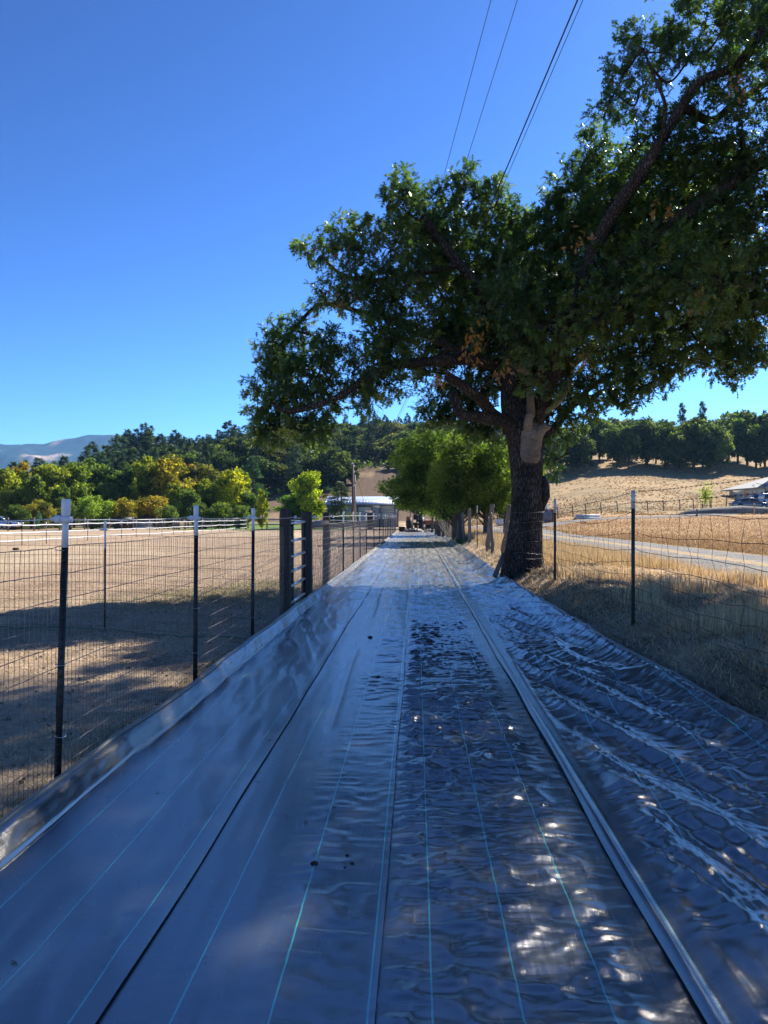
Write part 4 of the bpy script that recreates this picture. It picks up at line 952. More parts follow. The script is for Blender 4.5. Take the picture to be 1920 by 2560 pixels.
for px, top, d, c, w, lab in [(232, 1238, 90, (1.7, 1.8, 1.0), 1.0, 'broad grey-green willow-like bush right of the nearest post'), (312, 1243, 92, (2.4, 1.5, .7), .7, 'small yellow-brown bush behind the brown shed'),
                              (385, 1238, 95, (2.7, 1.5, .7), 1.0, 'orange-tinted bush behind the pale barn'), (420, 1262, 90, GR, .8, 'low green bush right of the pale barn'), (555, 1255, 94, Y1, 1.0, 'green-yellow bush under the bright yellow tree'),
                              (500, 1258, 92, GR, 1.0, 'dark green bush between the second and third black posts'), (100, 1248, 92, (1.6, 1.1, .7), .9, 'reddish bush behind the small blue spruce'), (40, 1262, 88, GR, .9, 'low green bush near the left edge behind the rails'), (600, 1262, 92, GR, .8, 'green bush left of the first wooden gate post'), (165, 1268, 86, GR, .8, 'low green bush behind the nearest white post')]:
    tree(BU[len(lab) % 2], 10, px, top, d, lab, 'bush', 'bushes at the far edge of the paddock', c, w*1.1, 'bush')
tree(CO[3], 14, 97, 1277, 84, 'small blue-green spruce behind the white rails at the left', 'spruce tree', None, (2.2, 3.0, 3.6), 1.2, 'spruce_tree')
tree(CO[3], 14, 632, 1138, 122, 'tall drooping dark cedar above the third black post', 'cedar tree', None, (1.1, 1.6, 1.5), 1.25, 'cedar_tree')
tree(BL[1], 10, 770, 1180, 92, 'bright lime-green leafy tree left of the utility pole', 'tree', None, (2.6, 2.3, .6), .95)
tree(BL[3], 10, 728, 1236, 93, 'darker green rounded tree joined to the left of the lime-green one', 'tree', None, (.9, 1.25, .6), 1.15)
tree(CO[3], 14, 853, 1202, 98, 'dark bushy pine standing in front of the metal shed', 'pine tree', None, (1.5, 1.35, 1.2), 1.9, 'pine_tree')

# ------------------------------------------------------------------ pines and oaks on the wooded hill, left and centre
GP = 'pines on the wooded hill'; GO = 'trees on the wooded hill'
pines = [(215, 1118, 190), (232, 1106, 200), (160, 1142, 175), (140, 1150, 170), (98, 1146, 180), (58, 1152, 175), (30, 1156, 172), (118, 1158, 165), (285, 1092, 215), (300, 1086, 220), (318, 1074, 225), (345, 1070, 228), (362, 1058, 230), (375, 1066, 235), (400, 1085, 220),
         (440, 1073, 230), (458, 1092, 215), (480, 1096, 235), (505, 1092, 225), (522, 1084, 232), (548, 1075, 235), (570, 1052, 230), (585, 1062, 236), (604, 1075, 220), (255, 1128, 175), (330, 1118, 180), (300, 1130, 170), (270, 1112, 190), (385, 1120, 180), (430, 1112, 190), (530, 1118, 180), (500, 1130, 165), (560, 1120, 185)]
PLAB = ['tall ragged pine behind the autumn trees', 'slim dark pine behind the autumn trees', 'broad shaggy pine behind the autumn trees']
for i, (px, top, d) in enumerate(pines):
    lab = 'tallest pine on the skyline of the left hill' if (px, top) == (362, 1058) else 'lone pine standing clear against the far mountain' if (px, top) == (232, 1106) else 'pine at the left edge rising above the yellow trees' if (px, top) == (30, 1156) else PLAB[i % 3]
    v = random.uniform(.8, 1.35); _t = tree(CO[i % 4], 14, px, top, d, lab, 'pine tree', GP, (1.3*v, 1.4*v, 1.5*v), random.uniform(1.6, 2.1), 'pine_tree')
    AUTO.append((_t, px, lab+(' low behind ' if d < 195 and 'behind' not in lab else '')+(', near row' if d < 195 else ', skyline row')) if lab in PLAB else (_t, px, lab))
rr_ = random.Random(3)
def skyline(px): return np.interp(px, [240, 300, 380, 440, 520, 580, 640, 700, 760, 820, 880, 940, 1000, 1060, 1140, 1260], [1155, 1128, 1114, 1108, 1108, 1092, 1074, 1060, 1050, 1058, 1062, 1052, 1052, 1055, 1050, 1056])
REG = [(330, 'behind the willow-like bush'), (450, 'behind the orange tree'), (560, 'behind the red-brown trees'), (680, 'above the small lime-green tree'), (800, 'above the big lime-green tree'), (900, 'above the utility pole'), (1000, 'above the metal shed'), (5000, 'behind the path-side trees')]
BAND = ['lowest on the wooded hill', 'low on the wooded hill', 'halfway up the wooded hill', 'high on the wooded hill', 'near the wooded hilltop', 'on the wooded skyline']
olab = ['dark oak in the dense wood on the hill beyond the shed', 'rounded green oak in the wood on the hill beyond the shed', 'grey-green oak in the wood on the hill beyond the shed']
for ri, (d0, y0, y1) in enumerate([(165, 1165, 1200), (185, 1135, 1165), (208, 1105, 1135), (232, 1078, 1100), (262, 1056, 1072), (300, 1046, 1062)]):
    px = 250+rr_.uniform(0, 20)
    while px < (880 if ri == 0 else 1300):
        d = d0+rr_.uniform(-9, 9)
        x = (px-960)/F*d; base = HY-(gh(x, d)-EYE)/d*F
        if ri >= 4: top = skyline(px)+rr_.uniform(-6, 14)
        else: top = base-rr_.uniform(5.5, 9.5)/d*F
        top = max(top, skyline(px)-3)
        pine = rr_.random() < .32
        gap = 900 < px < 1010 and ri == 1
        if base-top > 20 and not gap:
            v = rr_.uniform(.4, .95); tn_ = rr_.choice([(1, 1, .95), (1.15, 1.05, .8), (.85, 1.0, 1.05), (1.35, 1.1, .8)])
            if pine: t_ = tree(CO[rr_.randrange(4)], 14, px, top-22, d, 'conifer standing up out of the oak wood on the hill', 'pine tree', 'conifers among the hill oaks', (1.3*v, 1.4*v, 1.5*v), 1.2, 'pine_tree')
            else: t_ = tree(OK[rr_.randrange(3)], 10, px, top, d, olab[rr_.randrange(3)], 'oak tree', GO, (v*tn_[0], v*tn_[1], v*tn_[2]), rr_.uniform(1.0, 1.3)*min(1.5, max(1, 190/(base-top)*.5)), 'oak_tree', sink=.4)
            AUTO.append((t_, px, ('conifer ' if pine else 'dark oak ' if v < 1.0 else 'greener oak ')+BAND[ri]+' '+[b for a, b in REG if px < a][0]))
        px += rr_.uniform(30, 44)*190/d
# right hill: a belt of oaks half way up the golden slope, seen one by one
right = [(1385, 1092, 160), (1405, 1078, 168), (1432, 1070, 164), (1460, 1084, 160), (1462, 1056, 178), (1498, 1058, 172), (1520, 1050, 180), (1543, 1062, 165), (1572, 1062, 163), (1592, 1048, 176), (1618, 1056, 165), (1640, 1050, 172), (1662, 1056, 166), (1690, 1068, 162), (1716, 1046, 172), (1735, 1058, 164), (1757, 1062, 163), (1776, 1058, 170), (1795, 1084, 160),
         (1822, 1046, 186), (1845, 1040, 178), (1868, 1046, 172), (1890, 1052, 165), (1912, 1040, 168), (1935, 1046, 164), (1958, 1050, 166), (1980, 1052, 163), (1360, 1086, 165), (1340, 1080, 170), (1310, 1086, 166), (1280, 1080, 172)]
rlab = ['dark rounded oak in the belt on the golden slope', 'spreading grey-green oak in the belt on the golden slope', 'oak with bare stems in the belt on the golden slope']
for i, (px, top, d) in enumerate(right):
    v = random.uniform(.6, 1.1); lab = 'oak at the left end of the belt on the golden slope' if px == 1385 else 'oak just left of the gap in the hillside belt' if px == 1795 else 'oak just right of the gap in the hillside belt' if px == 1822 else rlab[i % 3]
    top += random.uniform(-14, 14); t_ = tree(OK[i % 3], 10, px, top, d, lab, 'oak tree', 'oaks on the golden slope', (v, v*1.08, v*1.1), random.uniform(.72, 1.0), 'oak_tree')
    AUTO.append((t_, px, lab))
for i, (px, top, d) in enumerate([(1400, 1062, 212), (1440, 1056, 215), (1480, 1046, 214), (1530, 1046, 216), (1570, 1048, 214), (1610, 1042, 216), (1660, 1042, 214), (1740, 1046, 216), (1780, 1060, 214), (1835, 1050, 222), (1862, 1052, 225), (1900, 1048, 220), (1350, 1068, 212), (1300, 1066, 214), (1940, 1046, 220)]):
    v = random.uniform(.8, 1.3); t_ = tree(OK[i % 3], 10, px, top+random.uniform(-8, 8), d, 'x', 'oak tree', 'oaks on the skyline of the right hill', (v*1.1, v, v), 1.2, 'oak_tree', sink=.5); AUTO.append((t_, px, 'paler skyline oak behind the belt on the golden slope'))
for px, top, d, lab in [(1706, 1008, 178, 'tall dark pine on the right skyline, the left of a pair'), (1757, 1004, 182, 'tall slim pine on the right skyline, the right of a pair'), (1492, 1024, 214, 'thin faint pine above the oaks right of the big trunk'), (1912, 1026, 200, 'pine top at the right edge of the picture')]:
    tree(CO[2], 14, px, top, d, lab, 'pine tree', None, (1.9, 2.0, 2.0), 1.1, 'pine_tree')
# undergrowth that closes the wood (nobody could count it)
mb_r = np.random.default_rng(5); n = 26000
X = mb_r.uniform(-120, 60, n); Y = mb_r.uniform(150, 330, n); px_ = 960+F*X/Y
ok = (X/Y > -.45) & (X/Y < .20) & ~((X/Y > -.06) & (Y < 186)); X, Y = X[ok], Y[ok]
ok = vn(X/6, Y/6, 8) > .36; X, Y = X[ok], Y[ok]; Z = H(X, Y)+mb_r.uniform(0, 2.2, len(X))*vn(X/4, Y/4, 3)
P = np.stack([X, Y, Z], 1); n = len(P)
V, Fc, tn = leaf_mesh(P, unit(n, mb_r)+np.array([0, 0, .5]), unit(n, mb_r)+np.array([0, 0, .5]), mb_r.uniform(.7, 1.4, n), mb_r.uniform(0, .5, n), CLT, CLF)
link('undergrowth', new_mesh('undergrowth', V, Fc, m_leaf, False, {'tint': tn}), kind='stuff', label='dark undergrowth filling the wooded hill', cat='undergrowth')

# ------------------------------------------------------------------ maples and oaks lining the far right side of the path
ML = [broadleaf('mid', s, 8, w, n=20000, size=.22, lobes=60, low=lo, trunk=.17, leaf=(LT3, LF)) for s, w, lo in ((51, 3.0, .26), (52, 3.3, .24))]
mid = [(1134, 1076, 46, 0, 1.28, (.72, .9, .6), 'dense green tree leaning over the far end of the path'),
       (1152, 1088, 42, 1, .95, (1.0, 1.1, .6), 'green and yellow tree left of the big oak trunk'),
       (1215, 1095, 43, 1, 1.2, (1.15, 1.3, .7), 'light green tree seen just left of the big oak trunk behind the posts'),
       (1265, 1100, 46, 0, 1.2, (1.15, 1.3, .7), 'light green tree half hidden behind the big oak trunk'),
       (1050, 1150, 93, 1, 1.3, (.8, .95, .6), 'dark green tree beyond the tractor at the end of the path'),
       (1116, 1100, 60, 0, 1.3, (.8, .95, .6), 'tree behind the dense green one on the far path edge')]
for i, (px, top, d, a, w, c, lab) in enumerate(mid):
    x = (px-960)/F*d; t = tree(ML[a], 8, px, top, d, lab, 'tree', 'trees lining the far right of the path', c, w, rot=(0 if px in (1134, 1116) else i*1.3), z=gh(x, d))
    if px in (1134, 1116): t.children[0].location.x = -1.35
# bare stems and a dead bush at their foot
for i, (px, d, h, r) in enumerate([(1090, 62, 4.5, .13), (1098, 58, 4.5, .16), (1108, 54, 4, .12), (1104, 66, 4.5, .14), (1080, 70, 4.5, .12), (1118, 60, 3.5, .09)]):
    x = (px-960)/F*d; mb = MB(); z = gh(x, d)
    mb.tube([(0, 0, -.3), (0, 0, 0), (random.uniform(-.1, .1), 0, h*.4), (random.uniform(-.3, .3), 0, h*.75), (random.uniform(-.5, .5), 0, h)], [r*1.3, r, r*.85, r*.7, r*.5], 9)
    t_ = link('slender_tree', mb.mesh('slender_tree', m_barkfar, True), None, (x, d, z), label='x', cat='tree', group='slender trees at the far end of the path'); AUTO.append((t_, px, 'bare grey slender tree shaded at the far right of the path'))
r2 = np.random.default_rng(9); mb = MB(); c0 = wp(1124, 1322, 50)
for k in range(26):
    a = r2.uniform(0, 6.28); t_ = np.array([math.cos(a)*.9, math.sin(a)*.9, r2.uniform(.8, 1.9)]); mb.tube(crv([(0, 0, 0), t_*.5+r2.normal(0, .12, 3), t_+r2.normal(0, .15, 3)], 3), np.linspace(.018, .006, 7), 4, False)
link('dead_bush', mb.mesh('dead_bush', simple('grey_twigs', (.33, .29, .24), .9), False), None, (c0[0], 50, gh(c0[0], 50)), label='pale leafless bush in front of the tree stems at the far right of the path', cat='dead bush')
# suckers on the big trunk handled in its crown; sapling in a wire cage on the right
x, d = (1765-960)/F*92, 92; z = gh(x, d)
sp = thing('caged_sapling', 'young yellow-green sapling in a wire cage on a dark mulch mound', 'sapling', (x, d, z))
V, Fc, tn = leaf_mesh(r2.normal(0, 1, (420, 3))*np.array([.42, .42, .55])+np.array([0, 0, 2.1]), unit(420, r2), unit(420, r2), r2.uniform(.12, .24, 420), r2.random(420), CLT, CLF)
o = link('crown', new_mesh('crown', V, Fc, m_leaf, False, {'tint': tn}), sp); o.color = (2.4, 2.1, .9, 1)
mb = MB(); mb.tube([(0, 0, 0), (.02, 0, 1.2), (0, 0, 2.4)], [.035, .03, .01], 6, False); link('trunk', mb.mesh('trunk', m_barkfar), sp)
mb = MB()
for k in range(14):
    a = k*2*math.pi/14; mb.tube([(math.cos(a)*.62, math.sin(a)*.62, 0), (math.cos(a)*.62, math.sin(a)*.62, 1.3)], .012 if k % 4 else .03, 4, False)
for h_ in (.3, .8, 1.28): mb.tube([(math.cos(a)*.62, math.sin(a)*.62, h_) for a in np.linspace(0, 6.283, 15)], .012, 4, False)
link('cage', mb.mesh('cage', m_rust), sp)
mb = MB(); mb.tube([(0, 0, -.1), (0, 0, .12), (0, 0, .25)], [1.5, 1.2, .4], 16); link('mulch_mound', mb.mesh('mulch_mound', m_clod, True), sp)

# ------------------------------------------------------------------ metal shed
m_siding = simple('grey_metal_siding', (.36, .40, .40), .5, var=.06, scale=.7, metal=.1)
m_roofw = simple('pale_metal_roof', (.62, .66, .70), .28, metal=.35, var=.06, scale=.6)
m_door = simple('pale_roller_door', (.52, .55, .55), .5, var=.05)
m_doorg = simple('grey_roller_door', (.34, .38, .38), .5, var=.05)
d = 108; x0 = (818-960)/F*d; x1 = (995-960)/F*d; sx = x1-x0; zb = gh((x0+x1)/2, d+5)-.2
sh = thing('metal_shed', 'long grey metal shed with pale roof and roller doors at the end of the path', 'shed', ((x0+x1)/2, d, 0))
W2 = sx/2; ze = 3.2; zr = 4.35; dep = 9
def wallp(name, mb, m=m_siding, par=sh): return link(name, mb.mesh(name, m), par)
mb = MB(); mb.box((0, .06, ze/2), (sx, .12, ze)); w_ = wallp('wall', mb)
mb = MB(); mb.box((-W2+.06, dep/2, ze/2), (.12, dep-.26, ze-.01)); wallp('wall', mb); mb = MB(); mb.box((W2-.06, dep/2, ze/2), (.12, dep-.26, ze-.01)); wallp('wall', mb); mb = MB(); mb.box((0, dep-.06, ze/2), (sx, .12, ze)); wallp('wall', mb)
mb = MB()
for k in range(int(sx/.3)+1): mb.box((-W2+k*.3+.02, -.012, ze/2), (.05, .03, ze-.02))
link('cladding_rib', mb.mesh('cladding_rib', m_siding), sh)
pitch = math.atan((zr-ze)/(dep/2)); rl = math.hypot(dep/2+.4, zr-ze)
for s in (-1, 1):
    mb = MB(); mb.box((0, dep/2+s*(dep/4+.2), (ze+zr)/2-.02), (sx+.7, rl+.05, .06), rx=-s*pitch)
    for k in range(int((sx+.6)/.45)): mb.box((-W2-.3+k*.45+.05, dep/2+s*(dep/4+.2), (ze+zr)/2+.03), (.04, rl, .012), rx=-s*pitch)
    link('roof', mb.mesh('roof', m_roofw), sh)
for s in (-1, 1):
    mb = MB(); X_ = s*(W2-.03); mb.prism([(X_, .3, ze), (X_, dep-.3, ze), (X_, dep/2, zr-.12)], (-s*.06, 0, 0)); link('gable', mb.mesh('gable', m_siding), sh)
def rdoor(px0, px1, py0, m):
    a = (px0-960)/F*d-(x0+x1)/2; b_ = (px1-960)/F*d-(x0+x1)/2; h = EYE+(HY-py0)/F*d
    mb = MB(); n_ = 9
    for k in range(n_): mb.box(((a+b_)/2, -.045, h*(k+.5)/n_), (b_-a, .05, h/n_-.03))
    o = link('roller_door', mb.mesh('roller_door', m), sh); mb = MB()
    for xx in (a-.06, b_+.06): mb.box((xx, -.05, h/2), (.10, .08, h))
    mb.box(((a+b_)/2, -.05, h+.05), (b_-a+.22, .08, .1)); link('door_frame', mb.mesh('door_frame', m_dark), o)
rdoor(895, 929, 1267, m_door); rdoor(951, 986, 1262, m_doorg)
mb = MB(); mb.box((W2+.02, -.02, ze/2), (.1, .1, ze)); mb.box((0, -.42, ze-.12), (sx+.7, .1, .12)); link('gutter', mb.mesh('gutter', m_dark), sh)

# ------------------------------------------------------------------ utility pole and its neighbour
m_pole = simple('creosoted_pole', (.16, .09, .06), .8, var=.35, scale=2, bump=.3); m_pole2 = simple('grey_pole', (.36, .31, .26), .85, var=.3, scale=2)
Tp = wp(882, 1156, 95); up_ = thing('utility_pole', 'tall brown utility pole left of the shed roof', 'utility pole', (Tp[0], 95, 0))
mb = MB(); mb.tube([(0, 0, -.5), (0, 0, Tp[2])], [.17, .12], 10); link('pole', mb.mesh('pole', m_pole, True), up_)
for zz, dx in ((Tp[2]-.5, .18), (Tp[2]-.15, -.05), (Tp[2]-1.2, .2), (Tp[2]-2.9, .17)):
    mb = MB(); mb.tube([(0, -.05, zz-.1), (dx, -.12, zz)], .025, 5); mb.tube([(dx, -.12, zz-.05), (dx, -.12, zz), (dx, -.12, zz+.06), (dx, -.12, zz+.13)], [.03, .07, .07, .04], 8); link('insulator', mb.mesh('insulator', m_white), up_)
T2 = wp(887, 1187, 97); mb = MB(); mb.tube([(0, 0, -.5), (0, 0, T2[2])], [.15, .12], 10); mb.box((0, -.14, T2[2]-1.0), (.25, .1, .4))
link('short_pole', mb.mesh('short_pole', m_pole2, True), None, (T2[0], 97, 0), label='shorter grey pole touching the right of the utility pole', cat='pole')
def cable(name, X, Z, r, label, y0=-14, y1=95, grp='overhead power cables'):
    yv = np.concatenate([np.arange(y0, 40, 1.0), np.arange(40, y1+.1, 3)]); P = np.stack([X(yv), yv, Z(yv)], 1); mb = MB(); mb.tube(P, r, 5, False)
    link(name, mb.mesh(name, m_cable), label=label, cat='cable', group=grp)
cable('power_cable', lambda y: 3.03-.0605*y-.0000095*y**2*10, lambda y: 5.15+.00051*(85-y)**2, .011, 'thickest overhead cable, second from the right of the four')
cable('power_cable', lambda y: 3.08-.0600*y-.0000095*y**2*10, lambda y: 5.12+.00051*(85-y)**2, .005, 'thin overhead cable just right of the thickest one')
cable('power_cable', lambda y: 2.41-.0643*y, lambda y: 6.9+.000825*(68-y)**2, .0055, 'leftmost thin overhead cable')
cable('power_cable', lambda y: 2.85-.0670*y, lambda y: 6.9+.000825*(68-y)**2, .0055, 'thin overhead cable second from the left')
for k, (z1_, z2_) in enumerate(((Tp[2]-1.3, 6.6), (Tp[2]-3.2, 4.6))):
    mb = MB(); t = np.linspace(0, 1, 14); P = np.stack([Tp[0]+(-22-Tp[0])*t, 95+5*t, z1_+(z2_-z1_)*t-1.2*4*t*(1-t)*.3], 1); mb.tube(P, .02, 5, False)
    link('service_cable', mb.mesh('service_cable', m_cable), label=['upper dark cable running left from the utility pole', 'lower dark cable running left from the utility pole'][k], cat='cable')
for k, (a, b_, r_) in enumerate((((Tp[0]+.1, 95, Tp[2]-.4), wp(912, 1262, 97), .02), ((Tp[0]+.15, 95, 5.15), wp(968, 1120, 62), .0))):
    if r_: mb = MB(); mb.tube([a, b_], r_, 5, False); link('guy_wire', mb.mesh('guy_wire', m_wire), label='thin guy wire slanting down right from the utility pole', cat='guy wire')

# ------------------------------------------------------------------ small buildings at the left
m_brown = simple('brown_boards', (.08, .05, .04), .8, var=.3, stretch=(4, 4, 1)); m_bluewall = simple('pale_blue_panel', (.42, .50, .58), .6, var=.06); m_droof = simple('dark_slate_roof', (.05, .055, .07), .6, var=.2)
def cabin(name, px0, px1, py_eave, py_ridge, d, dep, wall, roof, label, cat, wins=0, along=True):
    a, b_ = (px0-960)/F*d, (px1-960)/F*d; ze = EYE+(HY-py_eave)/F*d; zr = EYE+(HY-py_ridge)/F*d; cx = (a+b_)/2; w = b_-a; z0 = gh(cx, d)
    t = thing(name, label, cat, (cx, d, z0)); ze -= z0; zr -= z0
    mb = MB(); mb.box((0, .05, ze/2), (w, .1, ze)); mb.box((-w/2+.05, dep/2, ze/2), (.1, dep-.22, ze-.01)); mb.box((w/2-.05, dep/2, ze/2), (.1, dep-.22, ze-.01)); mb.box((0, dep-.05, ze/2), (w, .1, ze))
    n_ = int(w/.4)
    for k in range(n_): mb.box((-w/2+(k+.5)*w/n_, -.01, ze/2), (.04, .03, ze-.05))
    link('wall', mb.mesh('wall', wall), t)
    mb = MB(); p1 = math.atan((zr-ze)/(dep/2)); rl_ = math.hypot(dep/2+.35, (zr-ze)*(1+.7/dep))
    for s in (-1, 1): mb.box((0, dep/2+s*(dep/4+.17), (ze+zr)/2), (w+.6, rl_, .09), rx=-s*p1)
    link('roof', mb.mesh('roof', roof), t)
    for s in (-1, 1): mb = MB(); mb.prism([(s*(w/2-.04), .1, ze), (s*(w/2-.04), dep-.1, ze), (s*(w/2-.04), dep/2, zr-.1)], (-s*.05, 0, 0)); link('gable', mb.mesh('gable', wall), t)
    for k in range(wins):
        xx = -w/2+(k+.5)*w/wins; mb = MB(); mb.box((xx, -.03, ze*.62), (.7, .06, .6)); f_ = link('window', mb.mesh('window', m_white), t); mb = MB(); mb.box((xx, -.065, ze*.62), (.56, .02, .46)); link('pane', mb.mesh('pane', m_glassd), f_)
    return t
m_glassd = simple('dark_glass', (.02, .025, .03), .08, var=.1)
cabin('wooden_shed', 285, 321, 1298, 1293, 90, 3, m_brown, m_droof, 'small dark brown wooden shed behind the white rails', 'shed', 2)
cabin('barn', 322, 372, 1303, 1289, 92, 5, m_bluewall, m_droof, 'low pale blue barn with a dark roof behind the white rails', 'barn', 0)
cabin('horse_shelter', 918, 931, 1286, 1278, 88, 3, m_brown, m_brown, 'little brown shelter in front of the left roller door', 'shelter', 0)
# low grey fence panels to the right of the barn
for i, px in enumerate((398, 410, 437, 442, 447, 463)):
    x, d = (px-960)/F*88, 88; mb = MB(); mb.box((0, 0, .55), (.16, .1, 1.1)); mb.box((.1, .02, .5), (.05, .05, 1.0), ry=.15)
    t_ = link('stake', mb.mesh('stake', m_wood), None, (x, d, gh(x, d)), label='pale short stake standing under the trees right of the barn', cat='stake', group='stakes right of the barn'); AUTO.append((t_, px, 'pale short stake under the trees right of the barn'))

# ------------------------------------------------------------------ house, container, trailer, pipes on the right
m_cream = simple('cream_wall', (.62, .63, .60), .7, var=.05); m_groof = simple('grey_shingle_roof', (.34, .33, .32), .8, var=.15, scale=3)
d = 112; a = (1900-960)/F*d; z0 = gh(a+6, d+4)-.3; ho = thing('house', 'corner of a cream house with a grey hipped roof at the right edge', 'house', (a, d, z0))
hh = EYE+(HY-1219)/F*d-z0; W_ = 14; Dp = 10
mb = MB(); mb.box((W_/2, Dp/2, hh/2), (W_, Dp, hh))
for k in range(int(W_/.35)): mb.box((.17+k*.35, -.012, hh*.36), (.03, .03, hh*.7))
link('wall', mb.mesh('wall', m_cream), ho)
e_ = .9; mb = MB(); e = [(-e_, -e_, hh), (W_+e_, -e_, hh), (W_+e_, Dp+e_, hh), (-e_, Dp+e_, hh), (5.5, Dp/2, hh+2.3), (W_-5.5, Dp/2, hh+2.3)]
e2 = [(x, y, z-.16) for x, y, z in e[:4]]
mb.add(e+e2, [(0, 1, 5, 4), (2, 3, 4, 5), (0, 6, 7, 1), (1, 7, 8, 2), (2, 8, 9, 3), (3, 9, 6, 0), (6, 9, 8, 7)]); mb.add(e, [(1, 2, 5), (3, 0, 4)]); link('roof', mb.mesh('roof', m_groof), ho)
mb = MB(); mb.box((.9, -.05, hh-.75), (.75, .1, .5)); f_ = link('window', mb.mesh('window', m_white), ho); mb = MB(); mb.box((.9, -.11, hh-.75), (.62, .03, .38)); link('pane', mb.mesh('pane', m_glassd), f_)
# pale box trailer behind the trunk
d = 78; a, b_ = (1253-960)/F*d, (1367-960)/F*d; zt = EYE+(HY-1262)/F*d; cx = (a+b_)/2; z0 = gh(cx, d); L_ = b_-a
bt = thing('box_trailer', 'cream box trailer half hidden behind the big oak trunk', 'trailer', (cx, d, z0))
zt -= z0; mb = MB(); mb.box((0, 0, (zt+.45)/2), (L_, 2.2, zt-.45)); link('body', mb.mesh('body', m_cream), bt)
mb = MB()
for k in range(9): mb.box((-L_/2+(k+.5)*L_/9, -1.115, (zt+.45)/2), (.05, .03, zt-.6))
for z_ in (.5, zt-.03): mb.box((0, -1.12, z_), (L_+.04, .05, .07))
link('trim', mb.mesh('trim', m_roofw), bt)
for xx in (-L_*.28, -L_*.28+.8, L_*.3):
    mb = MB(); mb.tube([(xx, -1.1, .32), (xx, -.88, .32)], .32, 16); w_ = link('wheel', mb.mesh('wheel', m_black, False), bt)
mb = MB(); mb.box((-L_/2-.6, 0, .45), (1.2, .1, .1)); mb.box((-L_/2-.3, .3, .45), (.9, .1, .1), rz=-.5); link('drawbar', mb.mesh('drawbar', m_dark), bt)
x = (1368-960)/F*72; z0 = gh(x, 72); bx = thing('container', 'grey ribbed container end with a rusty edge just right of the oak trunk', 'container', (x, 72, z0))
mb = MB(); mb.box((0, 1, .62), (.95, 2, 1.15))
for k in range(8): mb.box((-.44+k*.12, -.02, .62), (.05, .05, 1.1))
link('panel', mb.mesh('panel', simple('grey_container_paint', (.24, .27, .31), .6, var=.15)), bx); mb = MB(); mb.box((.53, 0, .62), (.12, .12, 1.25)); mb.box((-.05, -.01, 1.23), (1.1, .08, .08)); link('edge_frame', mb.mesh('edge_frame', simple('rusty_red_steel', (.2, .06, .05), .8, var=.3)), bx)
x = (1247-960)/F*76; mb = MB(); mb.box((0, 0, .35), (.8, .6, .5)); mb.box((0, 0, .64), (.86, .66, .08)); link('white_box', mb.mesh('white_box', m_white), None, (x, 75, gh(x, 75)), label='small white box on the ground left of the cream trailer', cat='box')
pr = thing('pipe_stack', 'low stack of long pale pipes lying by the driveway', 'pipes', ((1467-960)/F*74, 74, gh(19.5, 74)+.02))
for k, (yy, zz) in enumerate(((-.3, .14), (0, .14), (.3, .14), (-.15, .36), (.15, .36))):
    mb = MB(); mb.tube([(-1.25+.05*k, yy, zz), (1.2, yy, zz-.02)], .115, 12); link('pipe', mb.mesh('pipe', m_whitepaint, True), pr)
for xx in (-1.2, 1.1): mb = MB(); mb.box((xx, 0, .02), (.12, .9, .1)); link('bearer', mb.mesh('bearer', m_wood), pr)
# gravel heap, bollard, stakes by the drive
r3 = np.random.default_rng(4); mb = MB(); mb.tube([(-5.5, 0, .0), (-4, 0, .12), (-1, 0, .2), (2, 0, .25), (6, 0, .2), (8, 0, 0)], [.2, .55, .7, .8, .7, .2], 14, True, disp=lambda i, a: 1+.25*r3.random(len(a)))
x = (1810-960)/F*86; link('gravel_bank', mb.mesh('gravel_bank', m_gravel2, True), None, (x, 86, gh(x, 86)-.25), .12, label='low grey gravel bank in front of the parked sedan', cat='gravel bank')
x = (1742-960)/F*80; mb = MB(); mb.box((0, 0, .4), (.14, .14, .8), taper=.9); link('wooden_stake', mb.mesh('wooden_stake', m_wood), None, (x, 80, gh(x, 80)), label='short dark stake at the edge of the ochre field', cat='stake')
x = (1886-960)/F*84; mb = MB(); mb.box((0, 0, .65), (.09, .09, 1.3)); link('marker_stake', mb.mesh('marker_stake', simple('new_lumber', (.55, .38, .2), .8, var=.2)), None, (x, 84, gh(x, 84)), label='thin tan marker stake in front of the sedan rear wheel', cat='stake')
wfn = thing('rail_fence', 'short tan wooden rail fence beside the cream house', 'fence', ((1878-960)/F*110, 110, gh(52, 110)))
for k, px in enumerate((1862, 1867, 1881, 1891)):
    x = (px-1878)/F*110; mb = MB(); mb.box((x, 0, .8), (.16, .16, 1.7)); link('post', mb.mesh('post', simple('tan_lumber', (.34, .2, .12), .8) if k == 0 else bpy.data.materials['tan_lumber']), wfn)
for z_ in (.7, 1.3): mb = MB(); mb.box((0, -.1, z_), (2.0, .05, .12)); link('rail', mb.mesh('rail', bpy.data.materials['tan_lumber']), wfn)
x, d = (1886-960)/F*205, 205; z0 = gh(x, d)
cb = cabin('hilltop_cabin', 1868, 1896, 1098, 1086, 205, 6, m_brown, m_droof, 'dark cabin roof among the oaks at the top of the right hill', 'cabin', 0)

